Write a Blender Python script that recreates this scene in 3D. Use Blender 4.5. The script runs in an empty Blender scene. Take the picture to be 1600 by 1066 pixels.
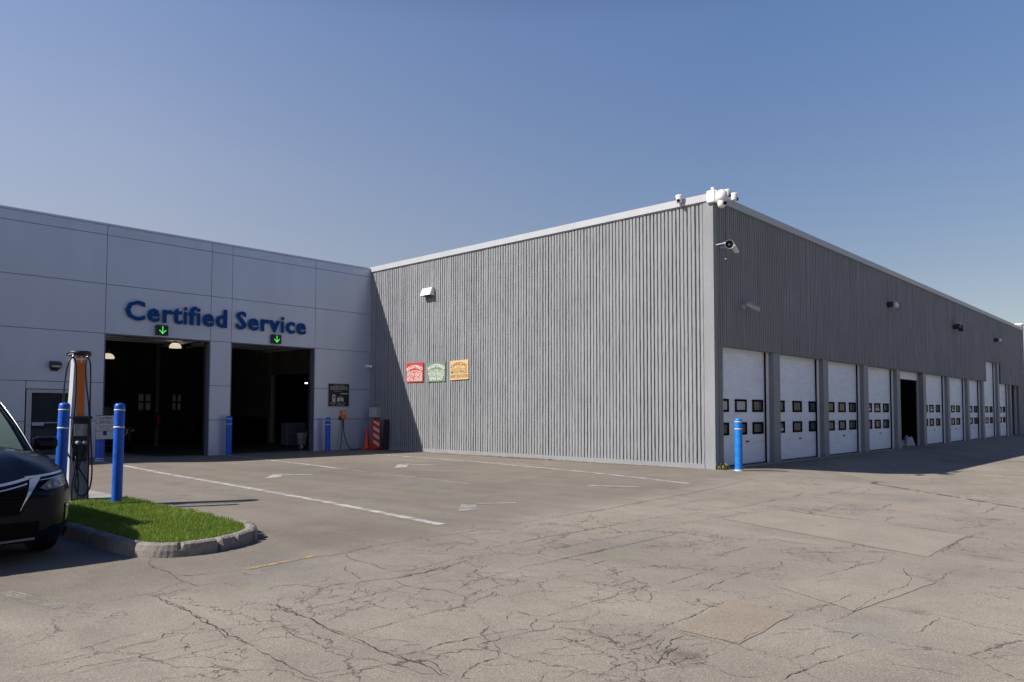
import bpy, bmesh, math, random
from mathutils import Vector, Matrix
R = math.radians
random.seed(7)
SC = bpy.context.scene
COL = SC.collection

# ------------------------------------------------------------------ camera
PITCH, ROLL, YAW, EYE = 0.04646, 0.00193, 0.75721, 1.55
F = Vector((math.cos(YAW)*math.cos(PITCH), math.sin(YAW)*math.cos(PITCH), math.sin(PITCH)))
Rt = Vector((math.sin(YAW), -math.cos(YAW), 0)); Up = Rt.cross(F)
R2 = Rt*math.cos(ROLL)+Up*math.sin(ROLL); U2 = -Rt*math.sin(ROLL)+Up*math.cos(ROLL)
cd = bpy.data.cameras.new('camera'); cam = bpy.data.objects.new('camera', cd); COL.objects.link(cam)
cam.matrix_world = Matrix(((R2.x, U2.x, -F.x, 0), (R2.y, U2.y, -F.y, 0), (R2.z, U2.z, -F.z, EYE), (0, 0, 0, 1)))
cd.sensor_width = 36; cd.lens = 1163.26/1600*36; cd.shift_y = 55.9/1600; cd.clip_end = 3000; cd.clip_start = .05
SC.camera = cam
SC.render.resolution_x = 1024; SC.render.resolution_y = 682

# ------------------------------------------------------------------ light
LX, LY = 0.95, -0.463                       # ground travel of the light per metre of height
SUN_EL = math.atan(1/math.hypot(LX, LY))
w = bpy.data.worlds.new("World"); SC.world = w; w.use_nodes = True
wn = w.node_tree.nodes; wl = w.node_tree.links
bg = wn.get('Background') or wn.new('ShaderNodeBackground')
sky = wn.new('ShaderNodeTexSky'); sky.sky_type = 'NISHITA'; sky.sun_disc = False
sky.sun_elevation = SUN_EL; sky.sun_rotation = math.atan2(-LX, -LY)
sky.altitude = 100; sky.air_density = 1.0; sky.dust_density = 1.2; sky.ozone_density = 2.2
# deeper blue overhead, pale warm veil low down and on the sun's side
def wnode(t, **k):
    n = wn.new(t)
    for a, v in k.items(): setattr(n, a, v)
    return n
geo = wnode('ShaderNodeTexCoord'); sp_ = wnode('ShaderNodeSeparateXYZ'); wl.new(geo.outputs['Generated'], sp_.inputs[0])
mr = wnode('ShaderNodeMapRange'); mr.inputs[1].default_value = .17; mr.inputs[2].default_value = .45; wl.new(sp_.outputs[2], mr.inputs[0])
gm = wnode('ShaderNodeMix', data_type='RGBA'); gm.inputs[6].default_value = (1.10, .95, .90, 1); gm.inputs[7].default_value = (1.14, 1.21, 1.35, 1); wl.new(mr.outputs[0], gm.inputs[0])
mr2 = wnode('ShaderNodeMapRange'); mr2.inputs[1].default_value = .47; mr2.inputs[2].default_value = .68; wl.new(sp_.outputs[2], mr2.inputs[0])
gm2 = wnode('ShaderNodeMix', data_type='RGBA'); gm2.inputs[7].default_value = (.19, .34, .68, 1); wl.new(mr2.outputs[0], gm2.inputs[0]); wl.new(gm.outputs[2], gm2.inputs[6])
mu = wnode('ShaderNodeMix', data_type='RGBA', blend_type='MULTIPLY'); mu.inputs[0].default_value = 1; wl.new(sky.outputs[0], mu.inputs[6]); wl.new(gm2.outputs[2], mu.inputs[7])
dt = wnode('ShaderNodeVectorMath', operation='DOT_PRODUCT'); hl = math.hypot(LX, LY); dt.inputs[1].default_value = (-LX/hl, -LY/hl, 0); wl.new(geo.outputs['Generated'], dt.inputs[0])
mv = wnode('ShaderNodeMapRange'); mv.inputs[1].default_value = -.55; mv.inputs[2].default_value = .12; wl.new(dt.outputs['Value'], mv.inputs[0])
ad_ = wnode('ShaderNodeMix', data_type='RGBA', blend_type='ADD'); ad_.inputs[7].default_value = (1.15, .88, .66, 1); 
mz = wnode('ShaderNodeMapRange'); mz.inputs[1].default_value = .62; mz.inputs[2].default_value = .30; wl.new(sp_.outputs[2], mz.inputs[0])
mm_ = wnode('ShaderNodeMath', operation='MULTIPLY'); wl.new(mv.outputs[0], mm_.inputs[0]); wl.new(mz.outputs[0], mm_.inputs[1]); wl.new(mm_.outputs[0], ad_.inputs[0]); wl.new(mu.outputs[2], ad_.inputs[6])
wl.new(ad_.outputs[2], bg.inputs[0]); bg.inputs[1].default_value = 0.085
sd = bpy.data.lights.new('sun', 'SUN'); sd.energy = 5.0; sd.angle = R(.53); sd.color = (1, .945, .87)
sun = bpy.data.objects.new('sun', sd); COL.objects.link(sun)
sun.rotation_euler = Vector((LX, LY, -1)).to_track_quat('-Z', 'Y').to_euler()
SC.view_settings.view_transform = 'Standard'; SC.view_settings.look = 'None'
SC.view_settings.exposure = 0.28; SC.view_settings.gamma = 1

# ------------------------------------------------------------------ materials
MATS = {}
def nodes(name):
    m = bpy.data.materials.new(name); m.use_nodes = True
    nt = m.node_tree; b = nt.nodes['Principled BSDF']; MATS[name] = m
    return m, nt, b
def N(nt, t, **kw):
    n = nt.nodes.new(t)
    for k, v in kw.items():
        if isinstance(k, str) and k.startswith('i_'): n.inputs[k[2:].replace('_', ' ')].default_value = v
        else: setattr(n, k, v)
    return n
def L(nt, a, b): nt.links.new(a, b)
def ramp(nt, fac, stops):
    r = nt.nodes.new('ShaderNodeValToRGB'); e = r.color_ramp.elements
    while len(e) < len(stops): e.new(.5)
    for el, (p, c) in zip(e, stops):
        el.position = p; el.color = (c, c, c, 1) if isinstance(c, (int, float)) else (*c, 1)
    L(nt, fac, r.inputs[0]); return r.outputs[0]
def mth(nt, op, a, b=None, clamp=False):
    n = nt.nodes.new('ShaderNodeMath'); n.operation = op; n.use_clamp = clamp
    for i, v in enumerate((a, b)):
        if v is None: continue
        if isinstance(v, (int, float)): n.inputs[i].default_value = v
        else: L(nt, v, n.inputs[i])
    return n.outputs[0]
def mix(nt, f, a, b, mode='MIX'):
    n = nt.nodes.new('ShaderNodeMix'); n.data_type = 'RGBA'; n.blend_type = mode
    for i, v in ((0, f), (6, a), (7, b)):
        if isinstance(v, (int, float)): n.inputs[i].default_value = v
        elif isinstance(v, tuple): n.inputs[i].default_value = (*v, 1)
        else: L(nt, v, n.inputs[i])
    return n.outputs[2]
def noise(nt, vec, scale, detail=4, rough=.55, dist=0):
    n = nt.nodes.new('ShaderNodeTexNoise'); n.inputs['Scale'].default_value = scale
    n.inputs['Detail'].default_value = detail; n.inputs['Roughness'].default_value = rough
    n.inputs['Distortion'].default_value = dist
    if vec is not None: L(nt, vec, n.inputs['Vector'])
    return n
def mapped(nt, scale=(1, 1, 1), rot=(0, 0, 0), loc=(0, 0, 0)):
    tc = nt.nodes.new('ShaderNodeTexCoord'); mp = nt.nodes.new('ShaderNodeMapping')
    mp.inputs['Scale'].default_value = scale; mp.inputs['Rotation'].default_value = rot; mp.inputs['Location'].default_value = loc
    g = nt.nodes.new('ShaderNodeNewGeometry')
    L(nt, g.outputs['Position'], mp.inputs['Vector']); return mp.outputs[0]
def bump(nt, b, h, strength=.3, dist=.01):
    n = nt.nodes.new('ShaderNodeBump'); n.inputs['Strength'].default_value = strength; n.inputs['Distance'].default_value = dist
    L(nt, h, n.inputs['Height']); L(nt, n.outputs[0], b.inputs['Normal'])
def simple(name, col, rough=.5, metal=0, var=.12, vs=6, bmp=0, bs=40, coat=0, emit=None, es=0, spec=.5):
    m, nt, b = nodes(name)
    v = mapped(nt); n = noise(nt, v, vs, 5, .6)
    c = mix(nt, 1, (*col,), ramp(nt, n.outputs[0], [(.3, 1-var), (.7, 1+var*.5)]), 'MULTIPLY')
    L(nt, c, b.inputs['Base Color']); b.inputs['Roughness'].default_value = rough; b.inputs['Metallic'].default_value = metal
    b.inputs['Coat Weight'].default_value = coat; b.inputs['Coat Roughness'].default_value = .05
    b.inputs['Specular IOR Level'].default_value = spec
    if rough > .15: L(nt, ramp(nt, n.outputs[0], [(.2, max(0, rough-.08)), (.8, min(1, rough+.08))]), b.inputs['Roughness'])
    if bmp: bump(nt, b, noise(nt, v, bs, 4, .6).outputs[0], bmp)
    if emit: b.inputs['Emission Color'].default_value = (*emit, 1); b.inputs['Emission Strength'].default_value = es
    return m

# asphalt: grain, mottling, stains, fine crack network in the old part
def asphalt():
    m, nt, b = nodes('asphalt')
    v = mapped(nt); sep = nt.nodes.new('ShaderNodeSeparateXYZ'); L(nt, v, sep.inputs[0])
    big = noise(nt, v, .22, 5, .6).outputs[0]; mid = noise(nt, v, 1.3, 6, .65, .4).outputs[0]
    streak = noise(nt, mapped(nt, (1.5, .16, 1), (0, 0, R(8))), 1.1, 5, .6).outputs[0]
    fine = noise(nt, v, 85, 3, .8).outputs[0]
    vor = nt.nodes.new('ShaderNodeTexVoronoi'); vor.inputs['Scale'].default_value = 120; L(nt, v, vor.inputs['Vector'])
    wob = noise(nt, v, .5, 4, .6).outputs[0]
    ly = mth(nt, 'ADD', sep.outputs[1], mth(nt, 'MULTIPLY', mth(nt, 'SUBTRACT', wob, .5), 1.2))
    line = mth(nt, 'SUBTRACT', mth(nt, 'ADD', mth(nt, 'MULTIPLY', sep.outputs[0], .10), 6.55), ly)
    old = ramp(nt, mth(nt, 'ADD', mth(nt, 'MULTIPLY', line, 1.2), .5, True), [(0, 0), (1, 1)])
    base = mix(nt, old, (.206, .180, .146), (.268, .236, .192))
    base = mix(nt, 1, base, ramp(nt, big, [(.3, .86), (.7, 1.14)]), 'MULTIPLY')
    base = mix(nt, 1, base, ramp(nt, mid, [(.28, .86), (.5, 1), (.75, 1.10)]), 'MULTIPLY')
    base = mix(nt, 1, base, ramp(nt, streak, [(.3, .90), (.7, 1.08)]), 'MULTIPLY')
    base = mix(nt, 1, base, ramp(nt, fine, [(.32, .76), (.5, 1), (.68, 1.22)]), 'MULTIPLY')
    vs_ = nt.nodes.new('ShaderNodeSeparateColor'); L(nt, vor.outputs['Color'], vs_.inputs[0])
    base = mix(nt, 1, base, ramp(nt, vs_.outputs[0], [(0, .74), (.25, .95), (.8, 1.04), (1, 1.34)]), 'MULTIPLY')
    # oil drips
    st = nt.nodes.new('ShaderNodeTexVoronoi'); st.inputs['Scale'].default_value = .45; L(nt, v, st.inputs['Vector'])
    sp = ramp(nt, mth(nt, 'ADD', st.outputs['Distance'], mth(nt, 'MULTIPLY', noise(nt, v, 9, 3).outputs[0], .07)), [(.06, .72), (.11, 1)])
    base = mix(nt, 1, base, sp, 'MULTIPLY')
    # bluish worn tar areas
    base = mix(nt, mth(nt, 'MULTIPLY', ramp(nt, noise(nt, mapped(nt, loc=(7, 3, 0)), .33, 5, .65).outputs[0], [(.56, 0), (.68, 1)]), .45), base, (.150, .148, .150))
    # hairline network
    warp = noise(nt, v, 1.6, 5, .7); wv = nt.nodes.new('ShaderNodeVectorMath'); wv.operation = 'SCALE'; wv.inputs['Scale'].default_value = .55
    L(nt, warp.outputs['Color'], wv.inputs[0]); ad = nt.nodes.new('ShaderNodeVectorMath'); L(nt, wv.outputs[0], ad.inputs[0]); L(nt, v, ad.inputs[1])
    hgt = fine
    for sc, th, lo, hi, seed in ((.9, .0055, .42, .52, 0), (2.6, .013, .50, .58, 5), (6.5, .034, .60, .65, 9)):
        mp = nt.nodes.new('ShaderNodeMapping'); mp.inputs['Scale'].default_value = (1, .55, 1) if sc < 2 else (1, 1, 1); mp.inputs['Rotation'].default_value = (0, 0, R(-38)); L(nt, ad.outputs[0], mp.inputs['Vector'])
        e = nt.nodes.new('ShaderNodeTexVoronoi'); e.feature = 'DISTANCE_TO_EDGE'; e.inputs['Scale'].default_value = sc; L(nt, mp.outputs[0], e.inputs['Vector'])
        cr = ramp(nt, e.outputs['Distance'], [(th*.4, 1), (th, 0)])
        msk = ramp(nt, noise(nt, mapped(nt, loc=(seed, seed, 0)), .55, 4, .6).outputs[0], [(lo, 0), (hi, 1)])
        f = mth(nt, 'MULTIPLY', mth(nt, 'MULTIPLY', cr, msk), mth(nt, 'MULTIPLY', old, .9))
        base = mix(nt, f, base, (.060, .048, .038))
    L(nt, base, b.inputs['Base Color']); b.inputs['Roughness'].default_value = .92; b.inputs['Specular IOR Level'].default_value = .25
    bump(nt, b, mth(nt, 'ADD', mth(nt, 'MULTIPLY', vor.outputs['Distance'], .5), fine), .45, .006)
asphalt()

def patchmat(name, col, alpha=None):
    m, nt, b = nodes(name); v = mapped(nt)
    c = mix(nt, 1, col, ramp(nt, noise(nt, v, 1.7, 5, .6).outputs[0], [(.3, .90), (.7, 1.07)]), 'MULTIPLY')
    c = mix(nt, 1, c, ramp(nt, noise(nt, v, 85, 3, .8).outputs[0], [(.32, .78), (.5, 1), (.68, 1.20)]), 'MULTIPLY')
    vor = nt.nodes.new('ShaderNodeTexVoronoi'); vor.inputs['Scale'].default_value = 120; L(nt, v, vor.inputs['Vector'])
    vs_ = nt.nodes.new('ShaderNodeSeparateColor'); L(nt, vor.outputs['Color'], vs_.inputs[0])
    c = mix(nt, 1, c, ramp(nt, vs_.outputs[0], [(0, .78), (.25, .95), (.8, 1.04), (1, 1.28)]), 'MULTIPLY')
    L(nt, c, b.inputs['Base Color']); b.inputs['Roughness'].default_value = .92
    b.inputs['Specular IOR Level'].default_value = .25
    bump(nt, b, noise(nt, v, 110, 3).outputs[0], .4, .005)
    if alpha is not None: L(nt, ramp(nt, noise(nt, v, 2.2, 5, .7).outputs[0], [(.42, alpha), (.5, 1)]), b.inputs['Alpha'])
patchmat('patch_tan', (.272, .226, .174)); patchmat('patch_pale', (.282, .247, .201))
patchmat('apron', (.33, .28, .22)); patchmat('dirt', (.20, .16, .11), 0)
patchmat('dark_seal', (.125, .11, .09), 0)

def paint(name, col, lo, hi):
    m, nt, b = nodes(name); v = mapped(nt)
    L(nt, mix(nt, 1, col, ramp(nt, noise(nt, v, 30, 4, .7).outputs[0], [(.3, .8), (.7, 1.05)]), 'MULTIPLY'), b.inputs['Base Color'])
    b.inputs['Roughness'].default_value = .75
    n = mth(nt, 'ADD', mth(nt, 'MULTIPLY', noise(nt, v, 42, 4, .75).outputs[0], .55), mth(nt, 'MULTIPLY', noise(nt, v, 3.5, 4, .6).outputs[0], .45))
    L(nt, ramp(nt, n, [(lo, 0), (hi, 1)]), b.inputs['Alpha'])
paint('paint_white', (.52, .50, .46), .40, .52); paint('paint_faint', (.36, .34, .30), .34, .54)
paint('paint_faded', (.36, .335, .29), .42, .60); paint('paint_yellow', (.44, .32, .15), .42, .54)

m, nt, b = nodes('crack_dark'); b.inputs['Base Color'].default_value = (.06, .05, .042, 1); b.inputs['Roughness'].default_value = 1
v = mapped(nt); L(nt, ramp(nt, noise(nt, v, 30, 4, .7).outputs[0], [(.34, .18), (.54, .92)]), b.inputs['Alpha'])

# fluted broken-rib concrete
def flute(name, col):
    m, nt, b = nodes(name); v = mapped(nt)
    n1 = noise(nt, v, 55, 4, .75).outputs[0]; n2 = noise(nt, v, .7, 5, .6).outputs[0]
    n3 = noise(nt, mapped(nt, (7, 7, .35)), 1, 5, .6).outputs[0]
    c = mix(nt, 1, col, ramp(nt, n1, [(.30, .58), (.45, .98), (.55, 1.02), (.7, 1.14)]), 'MULTIPLY')
    c = mix(nt, 1, c, ramp(nt, n2, [(.3, .93), (.7, 1.06)]), 'MULTIPLY')
    c = mix(nt, 1, c, ramp(nt, n3, [(.3, .93), (.6, 1.03)]), 'MULTIPLY')
    L(nt, c, b.inputs['Base Color']); b.inputs['Roughness'].default_value = .85
    b.inputs['Specular IOR Level'].default_value = .3
    bump(nt, b, n1, .9, .02)
flute('fluted_grey', (.295, .303, .315))
m, nt, b = nodes('panel_silver'); v = mapped(nt)
b.inputs['Base Color'].default_value = (.50, .50, .54, 1); b.inputs['Metallic'].default_value = .25
b.inputs['Roughness'].default_value = .32
n = noise(nt, v, .6, 3, .5).outputs[0]; L(nt, ramp(nt, n, [(.3, .30), (.7, .42)]), b.inputs['Roughness'])
L(nt, mix(nt, 1, (.50, .565, .68), ramp(nt, noise(nt, mapped(nt, (1, 1, .2)), 1.5, 5, .6).outputs[0], [(.3, .95), (.7, 1.03)]), 'MULTIPLY'), b.inputs['Base Color'])
bump(nt, b, noise(nt, v, 1.1, 2, .4).outputs[0], .12, .02)

simple('joint_black', (.02, .02, .025), .8)
simple('coping_white', (.44, .45, .47), .45, .0, .08, 2)
simple('coping_blue', (.30, .34, .38), .4, .3, .08, 2)
simple('steel_grey', (.20, .225, .25), .5, 0, .14, 3)
simple('steel_pale', (.42, .42, .42), .5, 0, .12, 3)
simple('jamb_blue', (.13, .135, .17), .45)
simple('seal_black', (.006, .006, .008), .85, 0, .1, 6, 0, 40, 0, None, 0, .08)
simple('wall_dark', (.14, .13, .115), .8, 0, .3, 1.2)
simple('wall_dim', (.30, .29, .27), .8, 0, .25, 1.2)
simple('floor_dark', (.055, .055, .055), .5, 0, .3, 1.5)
simple('black_metal', (.022, .022, .026), .45, .2)
simple('bollard_blue', (.008, .11, .56), .42, 0, .28, 9, .08, 30)
simple('bollard_lightblue', (.008, .20, .64), .42, 0, .28, 9, .08, 30)
simple('tape_white', (.78, .78, .76), .5)
simple('letter_blue', (.005, .062, .25), .6, 0, .05, 3, 0, 40, 0, None, 0, .12)
simple('letter_edge', (.25, .27, .32), .4)
simple('sign_black', (.012, .012, .014), .4)
simple('sign_ink_white', (.55, .55, .55), .6)
simple('sign_white', (.50, .50, .50), .5, 0, .06)
simple('sign_red', (.50, .05, .045), .5, 0, .15, 9); simple('sign_green', (.16, .26, .17), .5, 0, .15, 9)
simple('sign_yellow', (.66, .46, .22), .5, 0, .10, 9); simple('ink_white', (.80, .76, .72), .6, 0, .25, 30)
simple('ink_brown', (.22, .10, .04), .6, 0, .35, 30); simple('sign_backing', (.05, .07, .05), .7)
simple('fixture_white', (.80, .80, .80), .4, 0, .05)
simple('fixture_grey', (.42, .44, .46), .5); simple('fixture_dark', (.03, .03, .035), .5)
simple('lens_black', (.006, .006, .008), .08, 0, 0)
simple('lamp_lens', (.45, .44, .40), .3)
simple('charger_white', (.55, .56, .58), .35, 0, .05, 3, 0, 40, .3)
simple('charger_orange', (.80, .19, .015), .4, 0, .05)
simple('charger_grey', (.30, .32, .36), .45)
simple('cable_black', (.012, .012, .014), .38, 0, .1)
simple('chrome', (.78, .78, .78), .30, .85, .03, 3)
simple('cone_orange', (.75, .07, .015), .5, 0, .15, 8); simple('board_red', (.55, .02, .015), .5, 0, .1)
simple('board_white', (.62, .58, .48), .5, 0, .12, 12)
simple('screen_glass', (.34, .35, .31), .08, 0, .5, 9, 0, 40, .6)
simple('car_paint', (.004, .007, .016), .25, .0, .0, 3, 0, 40, .22, None, 0, .06)
simple('car_plastic', (.008, .008, .009), .7, 0, .1, 6, 0, 40, 0, None, 0, .15)
simple('tyre_rubber', (.012, .012, .012), .85, 0, .15, 20, .3, 60)
simple('head_lens', (.16, .14, .13), .05, .0, .2, 20, 0, 40, 1)
simple('car_seat', (.09, .085, .075), .7); simple('sticker', (.35, .50, .36), .5)
simple('rim_alloy', (.35, .36, .38), .25, .9)
simple('brick_red', (.25, .02, .015), .5); simple('tool_red', (.30, .02, .015), .35, 0, .1)
simple('rag', (.50, .50, .48), .9); simple('shelf_brown', (.10, .045, .03), .7)
simple('box_tan', (.25, .17, .09), .8)
simple('concrete', (.30, .28, .25), .9, 0, .25, 3, .5, 50)
simple('added_dark_ground', (.05, .06, .03), 1, 0, .3, .2); simple('blocker_brown', (.10, .055, .04), .85, 0, .2, .5)
simple('soil', (.06, .045, .028), 1)
simple('lamp_warm', (.8, .7, .55), .5, 0, 0, 1, 0, 1, 0, (1, .82, .62), .55)
simple('lamp_cool', (.8, .8, .8), .5, 0, 0, 1, 0, 1, 0, (1, .97, .9), 1.6)
simple('arrow_green', (.05, .5, .08), .5, 0, 0, 1, 0, 1, 0, (.10, 1.0, .16), .75)
simple('leaf_weed', (.10, .13, .035), .6, 0, .3, 30); simple('petal_yellow', (.7, .6, .12), .6)
simple('dry_leaf', (.20, .13, .07), .9, 0, .3, 20)
simple('wood_dirt', (.13, .10, .07), .9)

# garage door skin: fine horizontal ribs in the relief
m, nt, b = nodes('door_white'); v = mapped(nt); sep = nt.nodes.new('ShaderNodeSeparateXYZ'); L(nt, v, sep.inputs[0])
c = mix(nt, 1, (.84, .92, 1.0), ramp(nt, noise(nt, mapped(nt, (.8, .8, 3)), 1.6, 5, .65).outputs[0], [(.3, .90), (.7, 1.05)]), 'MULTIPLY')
c = mix(nt, mth(nt, 'MULTIPLY', ramp(nt, noise(nt, mapped(nt, (3, 3, 14)), 1.3, 4, .7).outputs[0], [(.60, 0), (.75, 1)]), .28), c, (.30, .29, .28))
L(nt, c, b.inputs['Base Color']); b.inputs['Roughness'].default_value = .5
# glass
def glass(name, col, rough, tr):
    m, nt, b = nodes(name); b.inputs['Base Color'].default_value = (*col, 1); b.inputs['Roughness'].default_value = rough
    b.inputs['Specular IOR Level'].default_value = .22
    t = nt.nodes.new('ShaderNodeBsdfTransparent'); t.inputs[0].default_value = (.75, .82, .80, 1); mx = nt.nodes.new('ShaderNodeMixShader')
    mx.inputs[0].default_value = 1-tr; out = nt.nodes['Material Output']
    L(nt, t.outputs[0], mx.inputs[1]); L(nt, b.outputs[0], mx.inputs[2]); L(nt, mx.outputs[0], out.inputs[0])
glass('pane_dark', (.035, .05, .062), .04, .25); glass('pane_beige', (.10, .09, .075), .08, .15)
glass('pane_mid', (.05, .053, .056), .05, .2); glass('pane_painted_bright', (.50, .50, .47), .3, .05)
glass('car_glass', (.20, .27, .22), .03, .25)
m, nt, b = nodes('pane_frost'); b.inputs['Base Color'].default_value = (.3, .32, .33, 1)
t = nt.nodes.new('ShaderNodeBsdfTranslucent'); t.inputs[0].default_value = (.20, .21, .22, 1); L(nt, t.outputs[0], nt.nodes['Material Output'].inputs[0])
# grass blade
m, nt, b = nodes('grass_blade'); oi = nt.nodes.new('ShaderNodeAttribute'); oi.attribute_name = 'tint'
L(nt, ramp(nt, oi.outputs['Fac'], [(0, (.06, .10, .010)), (.55, (.17, .25, .020)), (1, (.34, .38, .08))]), b.inputs['Base Color'])
b.inputs['Roughness'].default_value = .5
t = nt.nodes.new('ShaderNodeBsdfTranslucent'); t.inputs[0].default_value = (.20, .34, .04, 1); mx = nt.nodes.new('ShaderNodeMixShader'); mx.inputs[0].default_value = .3
L(nt, b.outputs[0], mx.inputs[1]); L(nt, t.outputs[0], mx.inputs[2]); L(nt, mx.outputs[0], nt.nodes['Material Output'].inputs[0])
# kerb stone
m, nt, b = nodes('kerb_stone'); v = mapped(nt)
c = mix(nt, 1, (.26, .235, .205), ramp(nt, noise(nt, v, 6, 6, .7).outputs[0], [(.3, .65), (.5, 1), (.7, 1.2)]), 'MULTIPLY')
c = mix(nt, 1, c, ramp(nt, noise(nt, v, 70, 3, .8).outputs[0], [(.3, .75), (.7, 1.2)]), 'MULTIPLY')
L(nt, c, b.inputs['Base Color']); b.inputs['Roughness'].default_value = .95
bump(nt, b, noise(nt, v, 30, 6, .8).outputs[0], .7, .02)

# ------------------------------------------------------------------ mesh helpers
class MB:
    def __init__(s): s.v = []; s.f = []; s.m = []; s.mats = []; s.sm = []
    def mi(s, m):
        if m not in s.mats: s.mats.append(m)
        return s.mats.index(m)
    def add(s, vs, fs, mat, smooth=False):
        o = len(s.v); k = s.mi(mat); s.v += [tuple(p) for p in vs]
        for f in fs: s.f.append([i+o for i in f]); s.m.append(k); s.sm.append(smooth)
        return s
    def box(s, a, b, mat):
        x0, y0, z0 = a; x1, y1, z1 = b
        return s.add([(x0, y0, z0), (x1, y0, z0), (x1, y1, z0), (x0, y1, z0), (x0, y0, z1), (x1, y0, z1), (x1, y1, z1), (x0, y1, z1)],
              [(0, 3, 2, 1), (4, 5, 6, 7), (0, 1, 5, 4), (1, 2, 6, 5), (2, 3, 7, 6), (3, 0, 4, 7)], mat)
    def obox(s, c, size, mat, M=None, bev=0):
        hx, hy, hz = [q/2 for q in size]
        if bev:
            bv = min(bev, hx*.9, hy*.9, hz*.9); vs = []; bm = bmesh.new(); bmesh.ops.create_cube(bm, size=1)
            for q in bm.verts: q.co = Vector((q.co.x*2*hx, q.co.y*2*hy, q.co.z*2*hz))
            bmesh.ops.bevel(bm, geom=list(bm.edges), offset=bv, segments=2, affect='EDGES', profile=.5)
            bm.verts.ensure_lookup_table(); vs = [q.co.copy() for q in bm.verts]; fs = [[q.index for q in f.verts] for f in bm.faces]; bm.free()
        else:
            vs = [Vector((x*hx, y*hy, z*hz)) for z in (-1, 1) for x, y in ((-1, -1), (1, -1), (1, 1), (-1, 1))]
            fs = [(0, 3, 2, 1), (4, 5, 6, 7), (0, 1, 5, 4), (1, 2, 6, 5), (2, 3, 7, 6), (3, 0, 4, 7)]
        M = M or Matrix.Identity(3)
        return s.add([Vector(c)+M@q for q in vs], fs, mat)
    def cyl(s, p0, p1, r0, r1, mat, n=16, caps=True, smooth=True):
        p0 = Vector(p0); p1 = Vector(p1); d = (p1-p0).normalized()
        a = d.orthogonal().normalized(); c = d.cross(a); vs = []
        for p, r in ((p0, r0), (p1, r1)):
            for i in range(n):
                t = 2*math.pi*i/n; vs.append(p+(a*math.cos(t)+c*math.sin(t))*r)
        s.add(vs, [(i, (i+1) % n, n+(i+1) % n, n+i) for i in range(n)], mat, smooth)
        if caps:
            s.add([vs[i] for i in range(n)], [tuple(reversed(range(n)))], mat); s.add([vs[n+i] for i in range(n)], [tuple(range(n))], mat)
        return s
    def lathe(s, c, axis, prof, mat, n=20, smooth=True):
        c = Vector(c); d = Vector(axis).normalized(); a = d.orthogonal().normalized(); b2 = d.cross(a); vs = []
        for r, h in prof:
            for i in range(n):
                t = 2*math.pi*i/n; vs.append(c+d*h+(a*math.cos(t)+b2*math.sin(t))*r)
        fs = []
        for k in range(len(prof)-1):
            for i in range(n): fs.append((k*n+i, k*n+(i+1) % n, (k+1)*n+(i+1) % n, (k+1)*n+i))
        return s.add(vs, fs, mat, smooth)
    def tube(s, pts, r, mat, n=8, sub=6):
        P = [Vector(p) for p in pts]; Q = []
        for i in range(len(P)-1):
            a = P[max(i-1, 0)]; b = P[i]; c = P[i+1]; d = P[min(i+2, len(P)-1)]
            for k in range(sub):
                t = k/sub; Q.append(.5*((2*b)+(c-a)*t+(2*a-5*b+4*c-d)*t*t+(-a+3*b-3*c+d)*t**3))
        Q.append(P[-1]); vs = []; up = None
        for i, p in enumerate(Q):
            d = (Q[min(i+1, len(Q)-1)]-Q[max(i-1, 0)]).normalized()
            up = d.orthogonal().normalized() if up is None else (up-d*up.dot(d)).normalized()
            c = d.cross(up)
            for k in range(n):
                t = 2*math.pi*k/n; vs.append(p+(up*math.cos(t)+c*math.sin(t))*r)
        fs = [(i*n+k, i*n+(k+1) % n, (i+1)*n+(k+1) % n, (i+1)*n+k) for i in range(len(Q)-1) for k in range(n)]
        fs += [tuple(reversed(range(n))), tuple((len(Q)-1)*n+k for k in range(n))]
        return s.add(vs, fs, mat, True)
    def grid(s, fn, nu, nv, mat, skip=None, flip=False):
        vs = [fn(i/nu, j/nv) for j in range(nv+1) for i in range(nu+1)]; fs = []
        for j in range(nv):
            for i in range(nu):
                if skip and skip((i+.5)/nu, (j+.5)/nv): continue
                q = (j*(nu+1)+i, j*(nu+1)+i+1, (j+1)*(nu+1)+i+1, (j+1)*(nu+1)+i)
                fs.append(tuple(reversed(q)) if flip else q)
        return s.add(vs, fs, mat, True)
    def prism(s, poly, z0, z1, mat, top=None):
        n = len(poly); vs = [(x, y, z0) for x, y in poly]+[(x, y, z1) for x, y in poly]
        s.add(vs, [(i, (i+1) % n, n+(i+1) % n, n+i) for i in range(n)], mat)
        return s.add([(x, y, z1) for x, y in poly], [tuple(range(n))], top or mat)
    def text(s, txt, org, right, up, size, mat, depth=.002, bold=0, align='CENTER', fitw=None, arc=None):
        cu = bpy.data.curves.new('t', 'FONT'); cu.body = txt; cu.size = 1; cu.extrude = 0 if depth < .01 else depth/size/2; cu.offset = bold
        cu.align_x = 'LEFT'; cu.resolution_u = 2
        o = bpy.data.objects.new('t', cu); me = bpy.data.meshes.new_from_object(o)
        V = [q.co.copy() for q in me.vertices]; Fs = [tuple(p.vertices) for p in me.polygons]
        bpy.data.objects.remove(o); bpy.data.curves.remove(cu); bpy.data.meshes.remove(me)
        if not V: return s
        x0 = min(q.x for q in V); x1 = max(q.x for q in V); wd = x1-x0
        sx = fitw/wd if fitw else size
        off = -wd/2 if align == 'CENTER' else 0
        right = Vector(right); up = Vector(up); nrm = right.cross(up); org = Vector(org); out = []
        for q in V:
            X = (q.x-x0+off)*sx; Y = q.y*size
            if arc:
                th = X/arc; X = math.sin(th)*(arc+Y); Y = math.cos(th)*(arc+Y)-arc
            out.append(org+right*X+up*Y+nrm*(q.z*size+depth/2))
        return s.add(out, Fs, mat)
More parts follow.
